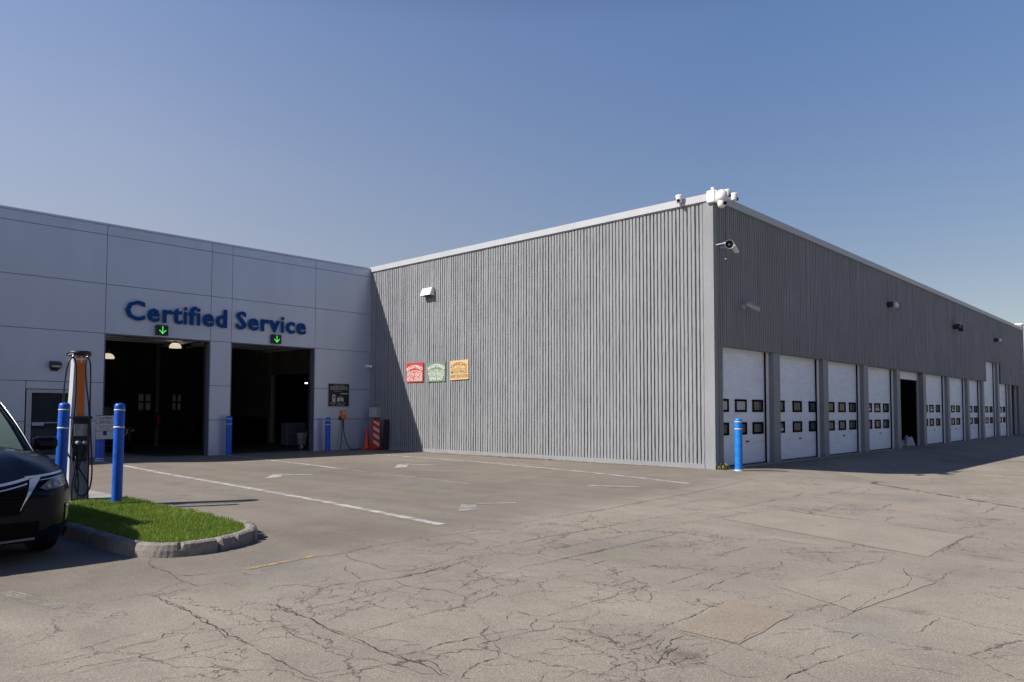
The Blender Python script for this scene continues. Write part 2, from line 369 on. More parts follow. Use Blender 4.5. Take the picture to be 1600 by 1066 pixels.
    def build(s, name, parent=None, loc=None):
        me = bpy.data.meshes.new(name); o0 = Vector(loc) if loc is not None else (parent['_o'] and Vector(parent['_o']) if parent is not None and '_o' in parent else Vector((0, 0, 0)))
        me.from_pydata([tuple(Vector(p)-o0) for p in s.v], [], s.f)
        for mm in s.mats: me.materials.append(MATS[mm])
        me.polygons.foreach_set('material_index', s.m); me.polygons.foreach_set('use_smooth', s.sm); me.update()
        o = bpy.data.objects.new(name, me); COL.objects.link(o)
        if parent is not None:
            o.parent = parent; o['_o'] = tuple(o0)
        else: o.location = o0
        return o
def tag(o, label=None, cat=None, group=None, kind=None):
    for k, x in (('label', label), ('category', cat), ('group', group), ('kind', kind)):
        if x: o[k] = x
    return o
def empty(name, loc, label, cat, group=None):
    o = bpy.data.objects.new(name, None); COL.objects.link(o); o.location = loc; o['_o'] = tuple(loc); o.empty_display_size = .2
    return tag(o, label, cat, group)
def copy_tree(o, parent=None):
    c = o.copy(); COL.objects.link(c); c.parent = parent
    for ch in list(o.children): copy_tree(ch, c)
    return c
X_, Y_, Z_ = Vector((1, 0, 0)), Vector((0, 1, 0)), Vector((0, 0, 1))
XB, YA, YC, H = 18.37, 25.46, 9.83, 7.5
def sm(a, b, x):
    t = min(1, max(0, (x-a)/(b-a))); return t*t*(3-2*t)
def gz(x, y):
    if y > YC-.0 and x > XB: return 0
    return -.33*sm(17.2, 21.5, x)*sm(9.6, 6.4, y)*sm(95, 70, x)*sm(-60, -40, y) + .10*sm(11, 7.5, x)*sm(17, 23, y)*sm(-3, 1, x)*sm(60, 50, y)

# ================================================================== GROUND
def axis(lo, hi, bands):
    out = []; x = lo
    while x < hi:
        out.append(x); st = 12.0
        for a, b, s in bands:
            if a <= x < b: st = s
        x += st
    out.append(hi); return out
xs = axis(-420, 520, [(-20, -2, 4), (-2, 30, .6), (30, 100, 4)]); ys = axis(-420, 420, [(-60, -6, 6), (-6, 30, .6), (30, 60, 5)])
g = MB(); vs = [(x, y, gz(x, y)) for y in ys for x in xs]; nx = len(xs)
g.add(vs, [(j*nx+i, j*nx+i+1, (j+1)*nx+i+1, (j+1)*nx+i) for j in range(len(ys)-1) for i in range(nx-1)], 'asphalt', True)
tag(g.build('ground'), kind='structure')

# dark ground and blocks added out of view to cut fill light, feed reflections
q = MB(); q.add([(-420, -420, .03), (520, -420, .03), (520, -34, .03), (-420, -34, .03)], [(0, 1, 2, 3)], 'added_dark_ground'); tag(q.build('added_dark_ground'), kind='structure')
for (x0, x1, y0, y1, h, lab) in ((-70, 8, -52, -38, 15, 'long brown brick block added behind the viewer to hold back sky light'), (12, 95, -50, -38, 13, 'lower dark brick block added to hold back sky light, right of the long one')):
    r = empty('sky_blocker', (x0, y0, 0), lab, 'building'); q = MB(); q.box((x0, y0, 0), (x1, y1, h), 'blocker_brown'); q.box((x0-.2, y0-.2, h), (x1+.2, y1+.2, h+.3), 'steel_pale'); q.build('wall', r)
    x = x0+1.5
    while x < x1-2:
        for z in (1.2, 4.8):
            w_ = MB(); w_.box((x, y1-.05, z), (x+1.4, y1+.02, z+1.7), 'pane_dark'); w_.box((x-.08, y1, z-.12), (x+1.48, y1+.1, z), 'steel_pale'); w_.build('window', r)
        x += 3.4
def sheet(poly, mat, name, lift=.004, n=1):
    q = MB(); c = [Vector((x, y, gz(x, y)+lift)) for x, y in poly]
    q.add(c, [tuple(range(len(c)))], mat); return q
def patch(corners, mat, name, lift=.004):
    # four corners, edges wandering a little like a saw cut filled by hand
    pts = []
    for i in range(4):
        a = Vector(corners[i]); b = Vector(corners[(i+1) % 4]); n = max(4, int((b-a).length/.12))
        d = (b-a).normalized(); nn = Vector((-d.y, d.x))
        for k in range(n): pts.append(a.lerp(b, k/n)+nn*random.uniform(-.012, .012))
    q = MB(); q.add([(p.x, p.y, gz(p.x, p.y)+lift) for p in pts], [tuple(range(len(pts)))], mat)
    return tag(q.build(name), kind='structure')
patch([(4.71, 2.82), (5.75, 2.98), (5.69, 2.40), (4.71, 2.36)], 'patch_tan', 'pavement_patch')
patch([(8.90, 2.30), (10.74, 2.32), (11.47, 5.02), (10.00, 5.27)], 'patch_pale', 'pavement_patch')
patch([(6.1, 2.1), (7.6, 1.9), (8.0, 2.6), (6.5, 2.9)], 'patch_pale', 'pavement_patch')

def ribbon(q, pts, W, mat, jag=0, wj=0, lift=.004, step=.05):
    P = [Vector(p) for p in pts]; Q = []
    for a, b in zip(P, P[1:]):
        n = max(1, int((b-a).length/step))
        for k in range(n): Q.append(a.lerp(b, k/n))
    Q.append(P[-1]); j = 0; vs = []; nQ = len(Q)
    for i, p in enumerate(Q):
        d = Q[min(i+1, nQ-1)]-Q[max(i-1, 0)]; d = d.normalized() if d.length else Vector((1, 0)); n = Vector((-d.y, d.x))
        j = j*.55+random.uniform(-jag, jag); ww = W*(1+random.uniform(-wj, wj))
        if jag: ww *= min(1, .25+4*min(i, nQ-1-i)/max(nQ, 1))
        for s in (-.5, .5):
            r = p+n*(j+s*ww); vs.append((r.x, r.y, gz(r.x, r.y)+lift))
    q.add(vs, [(2*i, 2*i+2, 2*i+3, 2*i+1) for i in range(nQ-1)], mat)
CR = "94,254,656,253,636,251,612,251,589,251,572,248,553,247,534,247,519,245,500,246,485,244,469,245,462;78,245,462,244,447,243,432,242,416,242,406,242,392,243,382,242,376;47,118,527,127,526,137,527,145,527,154,525,162,526,173,526,185,526,194,526,208,526,218,526,228,524,237,527,245,530;33,124,502,132,502,140,500,147,499,157,503,165,502,174,501,184,499,195,500,204,498,213,496,221,496,229,498,237,494,244,493;32,141,498,150,493,161,493,170,493,179,494,185,488,192,482,199,480,208,481,217,482,226,481,235,482,245,483;28,208,527,219,537,227,537,235,540,242,551,247,551;22,153,539,162,543,171,544,181,546,191,551,200,549,207,553;27,146,595,152,601,159,605,165,609;53,312,815,299,782,297,762,300,743,296,712,293,687,292,661,302,659,314,655,316,635,334,631;31,298,715,308,706,320,701,333,693;23,254,655,265,652,280,656,289,655;70,435,703,450,696,466,696,487,700,514,707;78,440,701,453,697,470,698,494,704,519,707,546,709,575,710,602,710,626,707,651,705,688,707,717,707,747,706;99,749,708,769,708,809,707,847,710,896,713,925,710,953,707,1015,714,1077,718,1138,725,1195,727,1263,733,1336,740,1416,748,1520,765,1624,778,1723,785;46,469,696,461,673,456,649,457,634,452,611,448,592,453,584;49,434,641,421,617,416,597,407,577,401,570;75,302,531,308,521,318,520,329,523,338,522,351,521,365,523,377,522,391,524,404,523,418,527,424,532;72,332,566,342,565,354,563,365,572,376,576,388,576,401,571,414,567,428,558,445,557,463,558,486,563,510,566,539,571,562,571,581,567;112,432,558,445,557,458,558,467,557,480,561,490,558,508,564;44,401,571,390,559,383,545,372,538,359,542,345,545,334,549;40,429,555,425,540,420,527,423,516,427,507;90,422,514,427,507,429,499,434,496;43,434,496,433,480,430,463,423,448;53,441,586,454,583,463,574,484,578,502,582,521,583,542,582,567,579;54,442,484,459,492,477,499,495,500,514,502,532,502;55,423,448,435,447,447,450,464,457;39,440,445,454,447,466,448,473,447;40,466,467,480,469,492,464;75,300,434,310,438,319,441,328,442,338,443,350,444;51,350,444,360,442,374,444,386,443,398,440,412,442,424,443,439,447;97,300,434,300,442,300,453,302,468,304,482,306,498,305,512,305,526,307,547,305,560;98,300,434,300,422,299,410,297,397,298,386,299,376,300,366,301,357,299,346,295,334;78,302,381,312,379,319,377,328,379,338,378,348,374,356,374,365,372;54,365,372,376,370,389,368;71,351,361,360,359,369,359,378,357;64,378,357,387,356,396,355,405,351,414,349,424,354;42,362,357,353,344,342,334;80,299,325,306,328,315,333,323,335,331,336,341,333;41,341,333,347,328;48,295,334,291,342,288,350,288,361,287,371,286,378,284,389,279,394,280,404,286,411,284,417;48,245,381,253,379,261,378,268,378,275,379,278,374,277,362,281,353;35,280,505,288,520,296,529,303,530;28,260,490,269,496,278,495,282,486,286,478;26,278,495,280,482,275,463,276,449,276,434,280,425,281,412,281,406;31,304,483,312,483,326,488,337,492,350,495,365,497,378,502,388,508;21,290,444,281,429,285,420;28,383,545,384,527,388,523;30,309,415,317,411,321,397,330,388;26,300,390,310,394,318,393,326,387;41,328,602,342,609,358,601,361,586,368,576;30,239,391,242,386,245,381;23,224,407,232,412,239,411;60,532,502,555,505,574,504,594,504,619,503,646,503,678,503;90,586,506,616,505,642,504,671,507,700,505,727,502,755,503,790,504,834,505,870,504,909,502;107,654,505,671,502,693,505;51,578,545,608,546,643,546,686,546,733,546,780,544,836,545,894,544,953,541,999,534,1059,533,1155,527;106,638,603,655,603,676,606,704,605,734,605,766,604,799,603,827,603,864,602;78,864,602,905,603,945,602,983,598,1003,583,1049,582,1111,573,1172,568,1237,564;53,749,708,772,705,780,676,796,655,799,636,786,606;46,803,638,840,653,863,663;56,1024,662,1058,656,1111,661,1160,659,1208,654,1249,635;68,525,662,545,665,562,662,581,662,599,654,604,638,620,640,635,673,640,702;65,636,697,647,686,666,679,682,672,706,667;89,579,603,597,604,618,604,636,601;50,524,623,543,626,558,628,586,645;54,620,640,637,641,634,625,638,603;47,589,466,605,464,625,466,642,466;37,540,448,556,446,568,442,574,433;51,511,426,518,419,522,410,530,409;37,576,422,597,424,618,423;35,549,393,565,394,582,395;54,452,376,470,374,489,376,502,372,518,371,535,380,549,376,565,372,573,369;49,573,369,586,364,608,364,634,366,655,364,691,369;79,428,404,428,394,427,383,432,374,442,373,452,372;47,432,374,421,373,408,365,397,356;48,421,376,425,368,426,358,432,352,442,347,457,348,476,354;37,400,359,394,363,389,368;68,415,348,422,339,424,330,424,320,423,311,418,300,420,293;41,344,324,355,326,361,323,367,317,370,308,379,301,388,293,398,288;44,348,266,361,268,372,269,383,270,392,268,396,261,400,255;92,400,255,405,256,414,257,423,262,431,262,441,262;39,441,262,445,257,456,254,465,252,461,241;90,407,248,414,247,420,246,422,243,425,238;51,425,238,438,239,451,239,461,241;56,401,285,411,282,422,279,432,278,448,280;62,419,268,428,266,448,274,463,272;39,419,268,433,275,449,281;36,360,252,372,256,383,256,392,253,402,248,409,241,413,232,414,221;43,420,243,420,234,419,226,414,218,413,209,416,203,424,195;64,465,292,478,295,496,294,514,295,534,297,550,297,574,293;36,465,292,457,292,441,289,427,288,422,292;41,463,241,477,239,497,239,521,239;44,470,284,466,271,464,260,465,252;47,586,333,601,331,625,332,645,334;50,649,331,675,333,696,331,706,323;65,634,406,653,409;72,730,398,747,395,773,397,796,396,816,392;46,674,392,683,379,680,369;23,379,238,389,238,399,235,403,230;30,368,319,374,322,381,317,388,317;26,377,341,390,338,397,330,399,320,398,306,391,295;32,552,360,531,343,520,340;19,336,280,346,281,356,281,365,279;28,572,344,581,338,594,333;64,422,189,435,188,448,186,462,184,472,182,483,178;42,483,178,497,177,509,173,519,171;46,466,200,474,197,485,193,498,193,514,189;75,582,209,605,210,631,211;57,631,211,659,211,685,210,707,209,729,206,752,209;50,752,209,784,220,811,233;63,588,231,607,232,625,232,640,230,671,230;42,526,228,533,221,541,214;32,539,206,543,199,551,189,558,181,551,173;28,578,163,582,158,602,157,635,156;27,506,157,500,149,501,142,502,134,504,126,504,119,501,113;26,531,157,540,150,547,141,553,134;56,763,189,787,192,810,192,836,191;55,937,204,934,190,932,175,931,164,927,149;72,819,340,833,329,840,314,857,305,875,289,882,275,885,259;60,780,271,796,266,811,262,831,259,872,265;59,705,322,723,324,740,323,762,335;44,708,279,721,275,747,274,757,268,810,271,797,284;42,688,271,707,265,724,257;27,501,230,517,226,527,218;25,548,111,559,107,569,102,569,96;24,563,215,578,211,584,209;23,534,185,553,188;103,1248,569,1287,572;122,1349,569,1410,572;217,1144,463,1147,455,1162,451;63,1178,449,1238,457,1279,459;53,1026,398,1048,391;77,1405,538,1464,540,1553,541,1638,545;60,1116,342,1113,325,1103,302,1103,283,1097,262,1090,237;73,1268,405,1294,399,1368,404;46,929,226,1016,230,1100,227;43,823,339,838,327,842,312;57,878,290,887,276,888,255;52,878,325,888,314,881,296;46,892,407,878,381,878,358,891,329;41,933,202,937,179,933,164;48,1135,348,1190,349,1206,345;62,1331,265,1397,265,1466,267;120,2301,450,2336,427,2288,366;38,1195,545,1164,504,1144,463,1134,419,1126,380,1116,342"
q = MB()
for rec in CR.split(';'):
    a = [float(t) for t in rec.split(',')]; pts = [(a[i]/100, a[i+1]/100) for i in range(1, len(a), 2)]
    W = a[0]/1e4; dist = (Vector(pts[0])).length
    ribbon(q, pts, max(W*1.0, .0009*dist), 'crack_dark', jag=.007+.0010*dist, wj=.75, step=.035)
    if W > .009:      # a thinner braided companion
        ribbon(q, [(x+random.uniform(-.03, .03), y+random.uniform(-.03, .03)) for x, y in pts], W*.7, 'crack_dark', jag=.014+.001*dist, wj=.8, step=.05)
    for k in range(len(pts)-1):   # short side branches
        for _k in range(2):
            if random.random() > .10 or W < .005: continue
            p0 = Vector(pts[k]); d = (Vector(pts[k+1])-p0); L0 = random.uniform(.08, .35); an = random.choice((-1, 1))*random.uniform(.5, 1.3)
            d.normalize(); d.rotate(Matrix.Rotation(an, 2)); p1 = p0+d*L0*.5; d.rotate(Matrix.Rotation(random.uniform(-.6, .6), 2)); p2 = p1+d*L0*.5
            ribbon(q, [p0, p1, p2], W*.5, 'crack_dark', jag=.010, wj=.6, step=.035)
tag(q.build('pavement_cracks'), kind='structure')
# crumbled asphalt along the long dip between the two slabs
q = MB()
for (a, b, n, sp) in (((3.35, 3.62), (4.55, 4.9), 260, .07), ((3.2, 6.2), (2.9, 3.0), 300, .06), ((2.75, 3.9), (2.85, 2.2), 160, .05), ((5.0, 7.6), (9, 8.1), 60, .1)):
    pass
# painted lines
q = MB()
def line(name, pts, W, mat, label=None):
    q = MB(); ribbon(q, pts, W, mat, lift=.005, step=.12, wj=.12); return tag(q.build(name), kind='structure')
line('lane_line', [(7.35, 23.6), (7.42, 20.0), (7.45, 17.23), (7.28, 13.83), (7.12, 11.28), (6.95, 9.25), (6.80, 7.75)], .15, 'paint_white')
line('lane_line', [(12.15, 25.2), (11.68, 19.20), (11.45, 17.2)], .14, 'paint_white')
line('lane_line', [(11.45, 17.2), (11.36, 15.93), (11.10, 12.88), (10.95, 11.6)], .09, 'paint_faint')
line('lane_line', [(16.15, 25.0), (16.1, 20.56), (15.9, 16.20), (15.3, 12.07), (14.8, 9.85), (14.35, 8.3)], .14, 'paint_white')
line('yellow_line', [(3.57, 6.94), (4.40, 7.06)], .075, 'paint_yellow')
line('worn_line', [(1.70, 7.56), (1.88, 6.65)], .12, 'paint_faded')
def arrow(parts, mat):
    q = MB()
    for poly in parts: q.add([(x, y, gz(x, y)+.005) for x, y in poly], [tuple(range(len(poly)))], mat)
    return tag(q.build('lane_arrow'), kind='structure')
from_ = lambda *p: [tuple(p)]
arrow([[(8.60, 15.95), (9.30, 16.80), (9.55, 16.80), (9.02, 15.95)], [(9.30, 16.82), (9.98, 16.10), (9.86, 15.98), (9.36, 16.55)]], 'paint_white')
arrow([[(12.60, 16.35), (13.55, 17.35), (13.95, 17.35), (13.05, 16.35)], [(13.57, 17.37), (14.22, 16.45), (14.06, 16.36), (13.60, 17.05)]], 'paint_white')
arrow([[(7.85, 8.55), (8.50, 9.20), (8.78, 9.16), (8.25, 8.52)], [(8.55, 9.22), (9.32, 8.72), (9.22, 8.62), (8.62, 9.06)]], 'paint_faint')
arrow([[(12.46, 9.62), (12.62, 9.62), (13.10, 8.68), (12.98, 8.62)]], 'paint_white')
arrow([[(14.4, 24.6), (14.75, 24.75), (14.9, 24.4), (14.55, 24.3)]], 'paint_faint')
# tar-sealed joint far right, concrete apron along the garage bays, dirt drift at the ribbed wall
q = MB(); ribbon(q, [(19.6, 5.9), (17.22, 5.5), (15.46, 3.43), (13.9, 1.7)], .10, 'dark_seal', jag=.02, wj=.3); tag(q.build('sealed_joint'), kind='structure')
q = MB(); q.add([(18.9, YC+.3, .006), (61, YC+.3, .006), (61, YC-.16, .006), (50, YC-.22, .006), (30, YC-.18, .006), (19.3, YC-.26, .006), (18.9, YC-.2, .006)], [(6, 5, 4, 3, 2, 1, 0)], 'apron'); tag(q.build('apron_strip'), kind='structure')
q = MB(); pts = []
ribbon(q, [(XB-.22, 23.0), (XB-.2, 18), (XB-.18, 13), (XB-.16, 10)], .34, 'dirt', jag=.03, wj=.25, step=.2); tag(q.build('dirt_strip'), kind='structure')
q = MB()
for k in range(420):
    y = random.choice((random.uniform(10, 25), random.gauss(16.8, 1.0))); x = XB-.03-abs(random.gauss(0, .16)); s = random.uniform(.015, .04)
    a = random.uniform(0, 6.3); z = .008+random.uniform(0, .012)
    q.add([(x+s*math.cos(a+t), y+s*math.sin(a+t)*.6, z+random.uniform(-.004, .01)) for t in (0, 1.6, 3.1, 4.7)], [(0, 1, 2, 3)], 'dry_leaf')
for k in range(160):
    x = random.uniform(16, 18.3); y = YA-.04-abs(random.gauss(0, .1)); s = random.uniform(.015, .04); a = random.uniform(0, 6.3)
    q.add([(x+s*math.cos(a+t), y+s*math.sin(a+t)*.6, .012) for t in (0, 1.6, 3.1, 4.7)], [(0, 1, 2, 3)], 'dry_leaf')
tag(q.build('leaf_litter'), 'dry brown leaf litter gathered along the foot of the ribbed wall', 'leaf litter', kind='stuff')

# ================================================================== SERVICE BUILDING
sb = empty('service_building', (5, YA, 0), 'pale grey panelled service building with two open drive-in bays', 'building')
q = MB(); J = .016
XJ = [-7.6, -3.6, .4, 4.4, 8.2, 11.6, 12.36, 15.75, 18.37]; ZJ = [0.0, 1.23, 2.43, 3.99, 5.56, 7.13, 7.44]
def panel(x0, x1, z0, z1): q.box((x0+J/2, YA, z0+(J/2 if z0 > .01 else 0)), (x1-J/2, YA+.045, z1-J/2), 'panel_silver')
for i in range(len(XJ)-1):
    for k in range(len(ZJ)-1):
        x0, x1, z0, z1 = XJ[i], XJ[i+1], ZJ[k], ZJ[k+1]
        if k < 3 and (i in (4, 6)): continue
        if i == 3 and k < 2: panel(x0, 6.09, z0, z1); panel(7.62, x1, z0, z1); continue
        panel(x0, x1, z0, z1)
panel(6.09, 7.62, 2.19, 2.43) if False else None
q.build('cladding', sb)
q = MB()  # wall behind the cladding
def wallbox(x0, x1, z0, z1, mat='joint_black'): q.box((x0, YA+.05, z0), (x1, YA+.30, z1), mat)
wallbox(-7.6, 6.09, 0, 7.4); wallbox(6.09, 7.62, 2.17, 7.4); wallbox(7.62, 8.2, 0, 7.4); wallbox(8.2, 11.6, 3.99, 7.4)
wallbox(11.6, 12.36, 0, 7.4); wallbox(12.36, 15.75, 3.99, 7.4); wallbox(15.75, 18.36, 0, 7.4)
q.box((-7.6, YA+.31, 7.0), (18.36, 46, 7.15), 'joint_black'); q.box((-7.6, YA+.31, 0), (-7.4, 46, 7.0), 'wall_dim')
q.build('wall', sb)
q = MB()
for (x0, x1) in ((8.2, 11.6), (12.36, 15.75)):
    q.box((x1-.03, YA+.002, 0), (x1-.002, YA+.33, 3.985), 'jamb_blue'); q.box((x0+.002, YA+.002, 0), (x0+.03, YA+.33, 3.985), 'jamb_blue')
    q.box((x0+.03, YA+.002, 3.96), (x1-.03, YA+.33, 3.986), 'jamb_blue')
    q.box((x0+.03, YA+.27, 0), (x0+.09, YA+.33, 3.95), 'steel_pale'); q.box((x1-.09, YA+.27, 0), (x1-.032, YA+.33, 3.95), 'black_metal')
q.build('opening_frame', sb)
q = MB(); q.box((-7.6, YA-.03, 7.44), (18.30, YA+.35, 7.50), 'panel_silver'); q.build('coping', sb)
q = MB(); q.box((6.1, YA+.0, 2.20), (7.61, YA+.04, 2.42), 'panel_silver'); q.build('header_panel', sb)
# storefront window
wf = MB(); a0, a1 = 6.12, 7.60
for bx in (((a0, YA-.01, .08), (a0+.13, YA+.12, 2.18)), ((a1-.12, YA-.01, .08), (a1, YA+.12, 2.18)), ((a0+.13, YA-.01, 2.08), (a1-.12, YA+.12, 2.18)), ((a0+.13, YA-.01, .08), (a1-.12, YA+.12, .22)), ((a0+.13, YA+.01, 1.17), (a1-.12, YA+.06, 1.20))): wf.box(*bx, 'coping_white')
wfo = wf.build('storefront_window', sb)
q = MB(); q.box((a0+.13, YA+.04, .22), (a1-.12, YA+.05, 1.17), 'pane_dark'); q.box((a0+.13, YA+.04, 1.20), (a1-.12, YA+.05, 2.08), 'pane_dark'); q.build('pane', wfo)
q = MB(); q.box((a0+.16, YA-.02, 1.10), (a0+.46, YA+.005, 1.20), 'coping_white'); q.build('push_plate', wfo)
# interior
q = MB()
q.box((-7.3, YA+.33, .004), (18.30, 42, .02), 'floor_dark'); q.build('floor', sb)
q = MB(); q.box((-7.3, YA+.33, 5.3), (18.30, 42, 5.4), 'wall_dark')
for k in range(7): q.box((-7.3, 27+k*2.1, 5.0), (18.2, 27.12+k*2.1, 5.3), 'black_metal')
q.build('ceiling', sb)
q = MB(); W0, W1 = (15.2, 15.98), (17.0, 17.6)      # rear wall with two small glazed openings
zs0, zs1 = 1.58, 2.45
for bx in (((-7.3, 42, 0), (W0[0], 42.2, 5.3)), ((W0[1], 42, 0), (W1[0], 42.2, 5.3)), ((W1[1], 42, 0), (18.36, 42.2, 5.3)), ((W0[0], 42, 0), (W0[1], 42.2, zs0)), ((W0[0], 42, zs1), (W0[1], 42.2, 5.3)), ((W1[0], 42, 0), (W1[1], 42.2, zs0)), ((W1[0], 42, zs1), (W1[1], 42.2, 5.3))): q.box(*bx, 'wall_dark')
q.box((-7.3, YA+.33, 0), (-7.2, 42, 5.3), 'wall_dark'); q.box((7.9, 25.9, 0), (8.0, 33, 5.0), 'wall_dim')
q.build('rear_wall', sb)
for (x0, x1) in (W0, W1):
    f = MB(); xm = (x0+x1)/2; zm = (zs0+zs1)/2
    f.box((x0, 41.98, zs0), (x0+.06, 42.1, zs1), 'black_metal'); f.box((x1-.06, 41.98, zs0), (x1, 42.1, zs1), 'black_metal'); f.box((xm-.04, 41.98, zs0), (xm+.04, 42.1, zs1), 'black_metal'); f.box((x0+.06, 41.97, zm-.04), (x1-.06, 42.1, zm+.04), 'black_metal')
    fo = f.build('window', sb); q = MB(); q.box((x0+.06, 42.05, zs0), (x1-.06, 42.06, zs1), 'pane_frost'); q.build('pane', fo)
# overhead door leaf rolled up under the ceiling of each bay
for (x0, x1) in ((8.3, 11.5), (12.46, 15.65)):
    q = MB(); q.box((x0, YA+.40, 4.10), (x1, YA+3.6, 4.16), 'door_white')
    for k in range(5): q.box((x0, YA+.42+k*.65, 4.085), (x1, YA+.46+k*.65, 4.10), 'black_metal')
    q.box((x0-.05, YA+.36, 4.0), (x0, YA+3.9, 4.08), 'steel_pale'); q.box((x1, YA+.36, 4.0), (x1+.05, YA+3.9, 4.08), 'steel_pale'); q.build('overhead_door', sb)

# ================================================================== GARAGE BUILDING
gb = empty('garage_building', (40, YC, 0), 'long grey ribbed concrete garage with a row of white overhead doors', 'building')
def ribs(q, org, du, nrm, length, z0, z1, pitch=.1215, gw=.040, depth=.075, dz=.22, seed=1, base=0):
    rnd = random.Random(seed); n = round(length/pitch); p = length/n; nz = max(2, int((z1-z0)/dz)); du = Vector(du); nrm = Vector(nrm); org = Vector(org)
    prof = []
    for i in range(n):
        a = i*p; j = rnd.uniform(-.004, .004); g2 = gw*rnd.choice((.55, .65, .75, .85, 1.1)); dd = rnd.uniform(-.006, .004)
        prof += [(a+g2/2+j, dd, 1), (a+p-gw/2-.004, dd+rnd.uniform(-.004, .004), 1), (a+p-gw/2+.003, -depth, 0), (a+p+gw/2-.006, -depth, 0)]
    prof = [(0, 0, 0)]+prof; m = len(prof); vs = []
    for k in range(nz+1):
        z = z0+(z1-z0)*k/nz
        for (a, d, r) in prof:
            aa = min(max(a+(rnd.uniform(-.0045, .0045) if r else 0), 0), length)
            vs.append(org+du*aa+nrm*(d+(rnd.uniform(-.005, .003) if r else 0))+Vector((0, 0, z)))
    fs = [(k*m+i, k*m+i+1, (k+1)*m+i+1, (k+1)*m+i) for k in range(nz) for i in range(m-1)]
    q.add(vs, fs, 'fluted_grey')
q = MB(); ribs(q, (XB, YA-.0, 0), (0, -1, 0), (-1, 0, 0), YA-10.13, .13, 7.32, seed=2)
q.build('ribbed_side_wall', gb)
q = MB()  # fascia along the bays, dropping to the ground at both ends
ribs(q, (18.50, YC, 0), (1, 0, 0), (0, -1, 0), 32.8, 3.37, 7.32, seed=3, dz=.4)
ribs(q, (51.30, YC, 0), (1, 0, 0), (0, -1, 0), 4.0, 4.62, 7.32, seed=4, dz=.4)
ribs(q, (55.30, YC, 0), (1, 0, 0), (0, -1, 0), 7.9, 3.37, 7.32, seed=5, dz=.4)
ribs(q, (18.50, YC, 0), (1, 0, 0), (0, -1, 0), .38, 0.0, 3.37, seed=6, dz=.3)
ribs(q, (61.0, YC, 0), (1, 0, 0), (0, -1, 0), 2.2, 0.0, 3.37, seed=7, dz=.4)
q.build('ribbed_front_fascia', gb)
q = MB()  # solid core behind the ribs
q.box((XB+.082, YC+.09, 0), (XB+.30, 33.7-4.2, 7.3), 'fluted_grey'); q.box((XB+.082, 33.7, 0), (XB+.30, 46, 7.3), 'wall_dim')
q.box((XB+.082, 29.5, 3.3), (XB+.30, 33.7, 7.3), 'wall_dim')
q.box((XB+.3, YC+.082, 3.372), (51.3, YC+.35, 7.3), 'fluted_grey'); q.box((51.3, YC+.082, 4.622), (55.3, YC+.35, 7.3), 'fluted_grey'); q.box((55.3, YC+.082, 3.372), (63.2, YC+.35, 7.3), 'fluted_grey')
q.box((18.67, YC+.082, 0), (18.88, YC+.35, 3.372), 'steel_grey'); q.box((61.0, YC+.082, 0), (63.2, YC+.35, 3.372), 'fluted_grey')
q.box((63.2, YC, 0), (63.5, 46, 7.3), 'fluted_grey'); q.box((XB+.31, YC+.36, 7.0), (63.19, 46, 7.2), 'joint_black')
q.build('wall', gb)
q = MB(); q.box((XB-.012, YC-.012, 0), (XB+.13, YC+.30, 7.33), 'fluted_grey'); q.build('corner_pilaster', gb)
q = MB(); q.box((XB-.03, YC+.3, 0), (XB+.05, YA-.01, .13), 'fluted_grey'); q.build('wall_footing', gb)
q = MB(); q.box((XB-.05, YC-.05, 7.33), (XB+.45, 46, 7.53), 'coping_white'); q.box((XB+.452, YC-.05, 7.33), (63.3, YC+.45, 7.53), 'coping_white')
q.box((XB-.025, YC-.025, 7.30), (XB+.4, 46, 7.33), 'steel_grey'); q.box((XB+.4, YC-.025, 7.30), (63.3, YC+.4, 7.33), 'steel_grey'); q.build('coping', gb)
